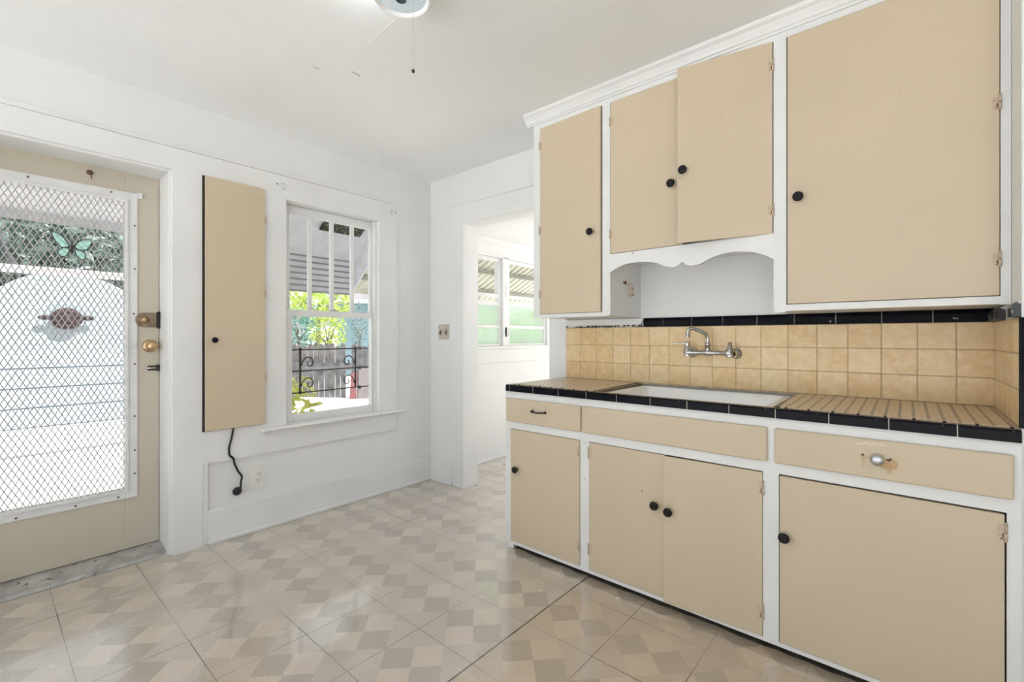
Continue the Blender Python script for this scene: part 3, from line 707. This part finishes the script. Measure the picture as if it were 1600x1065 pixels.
val=[(-1.1725,1.5368),(-1.145,1.5515),(-1.1163,1.5635),(-1.082,1.572),(-1.0477,1.5754),(-1.013,1.5755),(-.9817,1.5727),(-.949,1.567),(-.9181,1.5586),(-.8811,1.5415),(-.866,1.5350),(-.8508,1.5312),(-.838,1.5308),(-.827,1.5327),(-.811,1.541),(-.7977,1.553),(-.787,1.543),(-.7775,1.537),(-.762,1.5313),(-.7462,1.5303),(-.7183,1.5331),(-.702,1.540),(-.6854,1.5483),(-.6532,1.5614),(-.628,1.568),(-.601,1.5718),(-.570,1.5725),(-.5405,1.5699),(-.515,1.566),(-.4919,1.5603),(-.4495,1.5430),(-.418,1.5243)]
obj('valance',MB().prism(val+[(-.418,1.632),(-1.1725,1.632)],'y',YU,YU+.02),FRAMEW,parent=u2,label='white scalloped valance board')
obj('face_frame',MB().box(U1,U2,YU,YU+.02,UT+.002,UZ),FRAMEW,parent=u2)
o=door_panel(u2,-1.1690,-.7960,1.634,UT,YU,-1.170)
knob((-.844,YU-.003,1.926),(0,-1,0),o)
for z in (2.321,1.735): hinge_front(-1.1705,z,YU-.003,1,o,.022)
o=door_panel(u2,-.8010,-.4225,1.630,2.4255,YU,-.4205,ajar=math.radians(9.6),label='beige cabinet door standing slightly open')
knob((-.775,YU-.003,1.954),(0,-1,0),o)
for z in (2.328,1.727): hinge_front(-.4202,z,YU-.003,-1,o,.024)
u3=upper_unit('large beige single-door upper cabinet, against the end wall',U2+.003,U3+.003,1.305)
m=MB().prism(rstile(U2,-.3720,1.303,UZ,True,False),'y',YU,YU+.02).box(.2300,DX-.001,YU,YU+.02,1.305,UZ)
m.box(-.3720,.2300,YU,YU+.02,1.307,1.3325).box(-.3720,.2300,YU,YU+.02,UT+.002,UZ)
obj('face_frame',m,FRAMEW,parent=u3)
o=door_panel(u3,-.3680,.2275,1.3350,UT,YU,.2290)
knob((-.328,YU-.003,1.760),(0,-1,0),o)
for z in (1.958,1.452): hinge_front(.2285,z,YU-.003,-1,o,.024)
# wall inside the niche is the painted back wall; crown moulding along the top
cp=[(YU,2.448),(YU-.008,2.448),(YU-.012,2.456),(YU-.018,2.459),(YU-.022,2.470),(YU-.034,2.488),(YU-.046,2.497),(YU-.046,2.5126),(YU,2.5126)]
m=MB().prism(cp,'x',U0-.044,DX-.001)
m.prism([(U0,2.448),(U0-.008,2.448),(U0-.012,2.456),(U0-.018,2.459),(U0-.022,2.470),(U0-.034,2.488),(U0-.044,2.497),(U0-.044,2.5126),(U0,2.5126)],'y',YU-.001,B)
structure('trim_6',m,WHITE)
# remains of a wall bracket on the side of the narrow cabinet
xn=U1-.0035
bk=thing('wall_bracket','peeling cream wall bracket inside the niche, on the narrow upper cabinet','bracket',(xn,2.35,1.41))
obj('bracket_plate',MB().prism([(2.345,1.505),(2.405,1.503),(2.428,1.475),(2.425,1.440),(2.400,1.425),(2.378,1.416),(2.352,1.432),(2.345,1.470)],'x',xn,xn+.006),PEEL,parent=bk,bevel=.002)
obj('bracket_arm',MB().box(xn+.006,xn+.016,2.362,2.384,1.448,1.488),PEEL,parent=bk,bevel=.003)
obj('torn_paint_patch',MB().box(xn,xn+.003,2.305,2.338,1.490,1.508),RUST,parent=bk)
obj('screw',MB().lathe([(.005,0),(.004,.004),(0,.005)],(xn+.005,2.41,1.437),(1,0,0),8),RUST,parent=bk)

# ------------------------------------------------------------------ ceiling light
LX,LY=-1.398,1.007
li=thing('ceiling_light','small round white ceiling light with pull chain','ceiling light',(LX,LY,2.43))
obj('pan',MB().lathe([(.055,H-2.43),(.068,.055),(.092,.032),(.107,.012),(.107,.004),(.101,.0),(.094,.004),(.09,.014)],(LX,LY,2.43),(0,0,1),40),ENAMEL,parent=li)
def shade_mat():
    m,nt,out=newmat('lit_textured_glass'); n=noise(nt,objco(nt),160,3)
    e=nt.nodes.new('ShaderNodeEmission'); nt.links.new(mixc(nt,ramp(nt,n,.35,.65),(.62,.74,.80),(.95,.99,1.)),e.inputs[0]); e.inputs[1].default_value=.55
    p=nt.nodes.new('ShaderNodeBsdfPrincipled'); p.inputs['Base Color'].default_value=(.8,.85,.88,1); p.inputs['Roughness'].default_value=.2
    mx=nt.nodes.new('ShaderNodeMixShader'); mx.inputs[0].default_value=.3
    nt.links.new(e.outputs[0],mx.inputs[1]); nt.links.new(p.outputs[0],mx.inputs[2]); nt.links.new(mx.outputs[0],out.inputs[0]); return m
obj('glass_shade',MB().lathe([(.090,.014),(.075,.010),(.05,.008),(.022,.012),(0,.012)],(LX,LY,2.43),(0,0,1),36),shade_mat(),parent=li)
obj('finial',MB().lathe([(.019,0),(.019,.012),(0,.012)],(LX-.001,LY,2.429),(0,0,1),16),pm('dark_blue_grey_metal',(.05,.09,.12),.4,.2,30),parent=li)
CX,CY=-1.362,1.033
ch=MB()
for i in range(60):
    ch.ball((CX,CY,2.436-i*.0044),.0016,6,4)
cho=obj('pull_chain',ch,STEEL,parent=li)
obj('chain_end',MB().ball((CX,CY,2.168),.006,10,6,1,1,1.3),IRON,parent=cho)

CRK=pm('dark_crack',(.40,.37,.34),.9,.3,60)
cei=bpy.data.objects['ceiling']
for a,b in (((-2.184,1.062),(-2.182,1.090)),((-2.080,1.205),(-2.084,1.255))):
    obj('crack',MB().bar((a[0],a[1],H-.0008),(b[0],b[1],H-.0008),.004,.0012),CRK,parent=cei)
obj('plaster_ridge',MB().bar((-1.56,1.124,H-.0006),(-2.137,1.159,H-.0003),.005,.0008),CEILW,parent=cei)
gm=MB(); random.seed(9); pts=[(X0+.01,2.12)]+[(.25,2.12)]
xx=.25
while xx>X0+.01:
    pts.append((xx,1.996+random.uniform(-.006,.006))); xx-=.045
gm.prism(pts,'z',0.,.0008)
obj('cabinet_floor_shade',gm,pm('dark_floor_shade',(.10,.078,.058),.9,.4,20,bump=.4),parent=bpy.data.objects['floor'],label='dark painted shadow strip on the floor under the base cabinets')  # dark strip deepens the shadow under the cabinets by colour
CHIPW=pm('white_paint_chip',(.75,.74,.72),.7,.1,60)
for (x,y,a) in ((-1.34,1.915,.3),(-1.005,1.915,1.2),(-1.545,1.425,.7),(-1.315,1.735,.1)):
    dx,dy=math.cos(a)*.007,math.sin(a)*.007
    tag(obj('paint_chip',MB().prism([(x-dx,y-dy),(x+dy*.6,y-dx*.6),(x+dx,y+dy),(x-dy*.4,y+dx*.7)],'z',0.0,.003),CHIPW),'tiny white paint chip lying on the floor in front of the base cabinets','paint chip','paint chips on the floor')

# ------------------------------------------------------------------ outside
def outm(n,c,**k): return pm(n,c,k.pop('rough',.8),k.pop('var',.12),k.pop('scale',3),**k)
GZ=-.45
CONC=outm('pale_concrete',(.68,.66,.655),scale=1.5)
ground=obj('ground',MB().box(-60,40,-40,60,GZ-.1,GZ),CONC); ground['kind']='structure'
obj('bounce_slab',MB().box(-3.2,12,-14,-1.4,-.14,-.08),outm('white_bounce_slab',(.84,.845,.84),scale=1.5,var=.04))['kind']='structure'  # unseen white slab, added to bounce sunlight into the room
obj('foundation',MB().box(A-.35,A-.1,-6,6,GZ,-.06),CONC)['kind']='structure'
obj('door_step',MB().box(A-1.3,A-.35,-.6,.85,GZ,-.02),CONC)['kind']='structure'

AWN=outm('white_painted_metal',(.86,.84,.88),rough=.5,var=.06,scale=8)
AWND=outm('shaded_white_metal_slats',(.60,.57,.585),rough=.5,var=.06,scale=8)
AWNY=outm('cream_painted_metal',(.74,.70,.58),rough=.5,var=.06,scale=8)
SLATSHADE=outm('grey_slat_shade',(.33,.31,.33),rough=.6,scale=8)
def awning(name,label,y0,y1,prof,mat,n1,n2,wingside=None,ribs=None):
    t=thing(name,label,'awning',(prof[0][0],(y0+y1)/2,prof[0][1]))
    m=MB()
    for seg,n in ((0,n1),(1,n2)):
        (xa,za_),(xb,zb)=prof[seg],prof[seg+1]
        for i in range(n):
            f0,f1=i/n,(i+1)/n
            p0=(xa+(xb-xa)*f0,za_+(zb-za_)*f0); p1=(xa+(xb-xa)*f1,za_+(zb-za_)*f1)
            dz=.012 if seg==0 else 0; dx=0 if seg==0 else -.014
            m.prism([p0,(p1[0]+dx,p1[1]-dz*.3),(p1[0]+dx,p1[1]-dz*.3+.004),(p0[0],p0[1]+.004+dz)],'y',y0,y1)
    obj('slat_panel',m,mat,parent=t)
    if n2>1:
        (xa,za_),(xb,zb)=prof[1],prof[2]
        for i in range(n2+1):
            f=i/n2; obj('slat_shade_line',MB().box(xa+(xb-xa)*f-.002,xa+(xb-xa)*f+.014,y0,y1,za_+(zb-za_)*f-.007,za_+(zb-za_)*f+.007),SLATSHADE,parent=t)  # grey strips paint the shadow lines between the slats
    return t
wa=awning('window_awning','white slatted metal awning outside the kitchen window',.95,2.30,[(-3.19,2.33),(-3.93,1.90),(-3.975,1.600)],AWN,16,6)
wg=MB().prism([(-3.19,2.33),(-3.93,1.905),(-3.975,1.60),(-3.64,1.868),(-3.19,2.22)],'y',2.285,2.297)
obj('side_wing',wg,AWN,parent=wa)
obj('debris_gap',MB().quadbox([(-3.36,1.80,2.205),(-3.36,2.16,2.205),(-3.60,2.16,2.066),(-3.60,1.80,2.066),(-3.36,1.80,2.222),(-3.36,2.16,2.222),(-3.60,2.16,2.083),(-3.60,1.80,2.083)]),outm('leaf_litter',(.03,.025,.015),scale=40,var=.6,specks=(45,.56),speck_col=(.22,.2,.1)),parent=wa,label='dark leaf litter showing through the awning top')
pa=awning('porch_awning','cream ribbed metal awning outside the porch windows',2.45,6.6,[(-3.19,2.32),(-4.35,1.72),(-4.36,1.66)],AWNY,1,1)
m=MB()
for i in range(40):
    y=2.5+i*.104; m.bar((-3.2,y,2.305),(-4.34,y,1.716),.022,.016)
obj('rib',m,AWNY,parent=pa,kind=None)
for (x,z) in ((-3.45,2.155),(-3.80,1.975),(-4.15,1.795)):
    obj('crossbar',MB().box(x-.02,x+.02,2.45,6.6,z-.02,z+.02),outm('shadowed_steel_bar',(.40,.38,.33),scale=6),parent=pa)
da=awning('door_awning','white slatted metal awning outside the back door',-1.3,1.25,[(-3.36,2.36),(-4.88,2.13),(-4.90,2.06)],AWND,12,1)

gr_=thing('window_grille','black wrought-iron scrolled security grille outside the kitchen window','grille',(-3.23,1.7,.81))
m=MB(); gx=-3.23
zz=[1.113,.963,.812]
for i,z in enumerate(zz):
    obj('bar',MB().tube([(gx,1.26,z-.003),(gx,1.474,z-.002),(gx,2.12,z+(.0 if i==0 else .003))],.0045,8),IRON,parent=gr_)
obj('upright',MB().tube([(gx+.002,1.474,.805),(gx+.002,1.474,1.118)],.0075,8),IRON,parent=gr_)
obj('upright',MB().tube([(gx+.002,1.900,.815),(gx+.002,1.900,1.128)],.0065,8),IRON,parent=gr_)
for z in zz:
    for yy in (1.474,1.935): obj('boss',MB().ball((gx+.004,yy,z),.0135,8,6),IRON,parent=gr_)
for base in (.97,.822):
    for yy,sg,sc in ((1.480,1,1.),(1.895,-1,1.)):
        pts=[]
        for (a,b) in ((.004,.026),(.012,.058),(.032,.080),(.055,.086),(.078,.076),(.088,.052),(.080,.030),(.064,.022),(.050,.030),(.048,.046),(.054,.054)):
            pts.append((gx,yy+sg*a,base+b*1.02))
        obj('scroll',MB().tube(smooth(pts,4),.0042,8),IRON,parent=gr_)

# fence, runs obliquely across the yard
fa=math.radians(37.5); fd=Vector((math.cos(fa),math.sin(fa),0)); fn=Vector((-math.sin(fa),math.cos(fa),0))
FWD=Vector((-.6518,.7584,0)); RT=Vector((.7584,.6518,0))
F0=FWD*12.5-RT*4.6; F0.z=0
PICK=outm('weathered_fence_wood',(.17,.16,.16),scale=5,var=.3,bump=.5)
fe=thing('picket_fence','weathered grey wooden picket fence across the back yard','fence',(F0.x,F0.y,GZ))
random.seed(3); m=MB()
for i in range(-22,26):
    if i in (1,): continue
    p=F0+fd*(i*.152); h=1.46+random.uniform(-.06,.05); hw=.068
    a=p-fd*hw; b=p+fd*hw
    P2=[(-hw,GZ),(hw,GZ),(hw,GZ+h-.05),(hw*.45,GZ+h),(-hw*.45,GZ+h),(-hw,GZ+h-.05)]
    bb=len(m.v)
    for d in (0,.02): m.v+=[tuple(p+fd*q[0]+fn*d+Vector((0,0,q[1]))) for q in P2]
    n=6
    m.f.append(tuple(bb+k for k in range(n))); m.f.append(tuple(bb+n+k for k in range(n))[::-1]); m.sm+=[False]*2
    for k in range(n):
        m.f.append((bb+k,bb+(k+1)%n,bb+n+(k+1)%n,bb+n+k)); m.sm.append(False)
obj('picket_panel',m,PICK,parent=fe)
a=F0-fd*3.2-fn*.03; b=F0+fd*.25-fn*.03; m=MB().bar((a.x,a.y,.44),(b.x,b.y,.40),.05,.19); 
obj('rail',m,PICK,parent=fe)
def plank(name,lab,cat,off,w,z1,col,lean=.1,dist=.12):
    p=F0+fd*off-fn*dist; m=MB().bar((p.x-fn.x*lean,p.y-fn.y*lean,GZ),(p.x,p.y,z1),w,.03,up=tuple(fn))
    tag(obj(name,m,outm(name+'_paint',col,scale=6)),lab,cat)
plank('red_board','faded red board standing against the grey picket fence','board',.36,.17,.24,(.26,.10,.10))
plank('white_board','pinkish white board standing beside the red board at the fence','board',.75,.55,.36,(.24,.21,.21),dist=.07)

LEAFN=[0]
def leaves(n, fn_pos, size, seed):
    random.seed(seed); m=MB()
    for i in range(n):
        c=Vector(fn_pos()); s=size*random.uniform(.6,1.3)
        d=Vector((random.gauss(0,1),random.gauss(0,1),random.gauss(0,.6))).normalized(); u=Vector((random.gauss(0,1),random.gauss(0,1),random.gauss(0,1)))
        t=d.cross(u).normalized(); nrm=d.cross(t)
        m.face([c-d*s, c+t*s*.38+nrm*s*.06, c+d*s, c-t*s*.38+nrm*s*.06])
    return m
def blob(c,rx,ry,rz):
    def f():
        while True:
            p=[random.uniform(-1,1) for _ in range(3)]
            r=sum(q*q for q in p)
            if .15<r<1: return (c[0]+p[0]*rx,c[1]+p[1]*ry,c[2]+p[2]*rz)
    return f
def leafmat(n,a,b):
    m,nt,out=newmat(n); g=nt.nodes.new('ShaderNodeNewGeometry')
    c=mixc(nt,g.outputs['Random Per Island'],a,b); p=principled(nt,out,c,.5,0,.4,noise(nt,g.outputs['Position'],30,2),.1)
    t=nt.nodes.new('ShaderNodeBsdfTranslucent'); nt.links.new(c,t.inputs[0]); mx=nt.nodes.new('ShaderNodeMixShader'); mx.inputs[0].default_value=.4
    nt.links.new(p.outputs[0],mx.inputs[1]); nt.links.new(t.outputs[0],mx.inputs[2]); nt.links.new(mx.outputs[0],out.inputs[0]); return m
TEAL=leafmat('teal_leaves',(.10,.26,.22),(.25,.42,.36)); LIME=leafmat('lime_leaves',(.26,.40,.06),(.60,.66,.16)); GREY=leafmat('grey_green_leaves',(.10,.15,.13),(.22,.29,.25)); YEL=leafmat('yellow_green_leaves',(.50,.56,.10),(.85,.80,.30)); MIDG=leafmat('mid_green_leaves',(.13,.25,.10),(.34,.46,.22))
BARK=outm('grey_bark',(.22,.19,.16),scale=10,var=.3)
def at(s,lat,z): p=FWD*s+RT*lat; return (p.x,p.y,z)
def tree(name,lab,cat,s,lat,zc,r,rz,n,size,mat,seed,trunk=.06,group=None):
    p=at(s,lat,GZ); t=thing(name,lab,cat,p,group)
    obj('crown',leaves(n,blob(at(s,lat,zc),r,r,rz),size,seed),mat,parent=t)
    random.seed(seed); m=MB()
    m.tube([p,(p[0]+.05,p[1],zc-rz*.6),(p[0],p[1]+.05,zc)],[trunk,trunk*.8,trunk*.5],8)
    for k in range(4):
        a=random.uniform(0,6.28); m.tube([(p[0]+.03,p[1],zc-rz*.6),(p[0]+math.cos(a)*r*.6,p[1]+math.sin(a)*r*.6,zc+rz*random.uniform(-.1,.5))],[trunk*.5,trunk*.2],6)
    obj('trunk',m,BARK,parent=t)
tree('shrub','teal-green leafy shrub behind the fence, seen through the kitchen window','shrub',14.5,-6.75,1.45,.62,.62,420,.10,TEAL,11)
tree('shrub','bright lime-green bush spilling over the fence, seen through the kitchen window','shrub',13.6,-5.45,1.38,.55,.75,700,.065,LIME,12)
tree('tree','tall lime-green tree behind the fence, rising under the window awning','tree',17.5,-7.4,2.55,1.35,.75,1100,.11,LIME,13,.1)
tree('vine','thin grey-green climbing plant on the light blue house','vine',18.6,-6.2,1.5,.30,1.2,200,.08,GREY,14,.03)
tree('shrub','yellow-leaved shrub just outside the kitchen window, low on the pane','shrub',3.93,-1.86,.46,.21,.44,300,.06,YEL,15,.015)
def house(name,lab,s,lat0,lat1,depth,z1,wallcol,roofcol,rise):
    P=[at(s,lat0,0),at(s,lat1,0),at(s+depth,lat1,0),at(s+depth,lat0,0)]
    t=thing(name,lab,'house',(P[0][0],P[0][1],GZ))
    m=MB().quadbox([(p[0],p[1],GZ) for p in P]+[(p[0],p[1],z1) for p in P]); obj('wall',m,outm(name+'_siding',wallcol,scale=2,var=.06),parent=t)
    e=.35
    Q=[at(s-e,lat0-e,z1),at(s-e,lat1+e,z1),at(s+depth+e,lat1+e,z1),at(s+depth+e,lat0-e,z1)]
    Rg=[at(s+depth/2,lat0-e,z1+rise),at(s+depth/2,lat1+e,z1+rise)]
    m=MB(); m.v+=Q+Rg; m.f+=[(0,1,5,4),(2,3,4,5),(0,4,3),(1,2,5),(0,3,2,1)]; m.sm+=[False]*5
    obj('roof',m,outm(name+'_shingles',roofcol,scale=6,var=.15),parent=t)
    a=at(s-e-.02,lat0-e,z1-.02); b=at(s-e-.02,lat1+e,z1-.02); obj('fascia',MB().bar(a,b,.03,.16),AWN,parent=t)
house('blue_house','light blue house behind the fence with grey roof',20,-7.6,-1.0,6,2.75,(.27,.39,.46),(.20,.19,.20),1.2)
house('white_house','white house with slate-blue roof far behind the fence',26,-16.5,-11.6,7,2.45,(.5,.5,.5),(.13,.17,.23),.75)

# garage with curved parapet, opposite the back door
ga=thing('garage','white garage with curved parapet, seen through the back door grille','garage',(-12.06,1.1,GZ))
arch=[(-2.6,GZ),(3.6,GZ),(3.6,1.72),(2.6,1.74),(2.25,1.92),(1.95,2.10),(1.65,2.26),(1.35,2.355),(1.10,2.38),(.80,2.34),(.50,2.21),(.25,2.02),(0.,1.90),(-.5,1.78),(-2.6,1.74)]
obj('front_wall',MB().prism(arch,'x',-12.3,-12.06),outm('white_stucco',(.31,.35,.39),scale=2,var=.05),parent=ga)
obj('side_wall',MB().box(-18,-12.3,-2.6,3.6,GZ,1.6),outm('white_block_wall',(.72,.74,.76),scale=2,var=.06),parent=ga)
obj('cap',MB().tube([(-12.18,y,z+.0) for y,z in smooth([(0,a,b) for a,b in arch[2:]],3) and [(p[1],p[2]) for p in smooth([(0,a,b) for a,b in arch[2:]],3)]],.055,8),outm('parapet_cap',(.38,.43,.48),scale=4,var=.06),parent=ga)
gd=MB()
for i in range(4): gd.box(-12.06,-12.03,-.6,2.7,GZ+.02+i*.36,GZ+.36+i*.36-.01)
obj('door',gd,outm('pale_blue_panel_door',(.36,.42,.49),scale=3,var=.05),parent=ga)
wr_=thing('wreath','dark red round wreath hung on the white garage front','wreath',(-12.0,1.09,1.30))
obj('ring',MB().tube([(-11.98,1.09+.15*math.cos(a),1.545+.13*math.sin(a)) for a in [2*PI*i/20 for i in range(21)]],.075,8),outm('dark_red_foliage',(.030,.008,.010),scale=30,var=.5,bump=.8),parent=wr_)
obj('ribbon',MB().ball((-11.93,1.09,1.545),.11,10,6,.4,1,1),outm('dark_ribbon',(.02,.008,.012),scale=20),parent=wr_)
for yy in (.80,1.38): obj('bow',MB().ball((-11.95,yy,1.56),.085,8,5,.4,1.2,.55),bpy.data.materials['dark_ribbon'],parent=wr_)
random.seed(5)
tag(obj('pole',MB().tube([(-18.5,1.79,GZ),(-18.5,-.29,6.0)],.055,8),outm('grey_pole',(.045,.045,.05),scale=8)),'thin dark pole leaning up behind the white garage','pole')
pb=thing('pergola_beam','pale painted beam on posts between the back door and the garage','beam',(-8,0,GZ))
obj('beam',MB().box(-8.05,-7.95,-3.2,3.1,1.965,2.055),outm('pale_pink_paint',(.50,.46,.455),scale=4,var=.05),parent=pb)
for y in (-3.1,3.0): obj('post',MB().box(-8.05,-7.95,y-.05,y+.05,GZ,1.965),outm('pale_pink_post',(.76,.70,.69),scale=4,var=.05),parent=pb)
k=0
for (x,y,r,h) in ((-21,-3.3,1.7,5.0),(-26,-.2,1.8,5.4),(-21,2.0,1.75,4.6),(-26,5.6,1.8,5.2)):
    t=thing('tree',['dark grey-green tree behind the garage, partly hidden by the leaning pole','dark grey-green tree behind the garage parapet, between the other trees','dark grey-green tree behind the garage, directly beyond the butterfly ornament','dark grey-green tree behind the garage, farthest toward the door handle side'][k],'tree',(x,y,GZ),'trees behind the garage')
    obj('crown',leaves(3000,blob((x,y,h*.45+.9),r,r*1.12,h*.62),.24,20+k),GREY,parent=t)
    obj('trunk',MB().tube([(x,y,GZ),(x+.1,y,1.2),(x,y+.1,h*.7)],[.16,.12,.05],8),BARK,parent=t); k+=1
hg=thing('hedge','bright mid-green hedge outside the porch windows','hedge',(-6.4,8.0,GZ))
random.seed(31)
obj('foliage',leaves(2600,lambda:(random.uniform(-7.0,-5.9),random.uniform(5.4,12.5),random.uniform(GZ,1.75)),.13,31),MIDG,parent=hg)
m=MB()
for i in range(8): m.tube([(-6.4,5.8+i*.9,GZ),(-6.4+random.uniform(-.1,.1),5.85+i*.9,1.2)],.03,6)
obj('stem',m,BARK,parent=hg)

# ------------------------------------------------------------------ light, world, camera
wd=bpy.data.worlds.new('sky'); scene.world=wd; wd.use_nodes=True
nt=wd.node_tree; nt.nodes.clear(); o=nt.nodes.new('ShaderNodeOutputWorld'); b=nt.nodes.new('ShaderNodeBackground')
tc=nt.nodes.new('ShaderNodeTexCoord'); sx=nt.nodes.new('ShaderNodeSeparateXYZ'); nt.links.new(tc.outputs['Generated'],sx.inputs[0])
c=mixc(nt,ramp(nt,sx.outputs[2],-.2,.9),(.95,.98,1.),(.88,.94,1.)); nt.links.new(c,b.inputs[0]); b.inputs[1].default_value=1.05
nt.links.new(b.outputs[0],o.inputs[0])
def light(name,kind,loc,energy,col=(1,1,1),**k):
    L=bpy.data.lights.new(name,kind); L.energy=energy; L.color=col
    for a,v in k.items(): setattr(L,a,v)
    ob=bpy.data.objects.new(name,L); C.objects.link(ob); ob.location=loc; return ob
s=light('sun','SUN',(0,0,8),9.0,(1,.975,.94),angle=.02)
s.rotation_euler=Vector((.52,.30,1.0)).to_track_quat('Z','Y').to_euler()
light('ceiling_bulb','POINT',(LX-.10,LY-.10,2.44),.7,(.86,.95,1.),shadow_soft_size=.05)

cam=bpy.data.cameras.new('camera'); co=bpy.data.objects.new('camera',cam); C.objects.link(co)
co.location=(0,0,1.2); co.rotation_euler=(PI/2,0,math.radians(40.677))
cam.sensor_fit='HORIZONTAL'; cam.sensor_width=36; cam.lens=36*717.28/1600; cam.shift_x=0; cam.shift_y=-(532.5-526.41)/1600; cam.clip_start=.05; cam.clip_end=200
scene.camera=co
vs=scene.view_settings; vs.view_transform='Standard'; vs.look='None'; vs.gamma=1; vs.exposure=0.38; vs.use_curve_mapping=False
scene.cycles.max_bounces=10; scene.cycles.diffuse_bounces=6; scene.cycles.transparent_max_bounces=16
scene.cycles.use_denoising=True
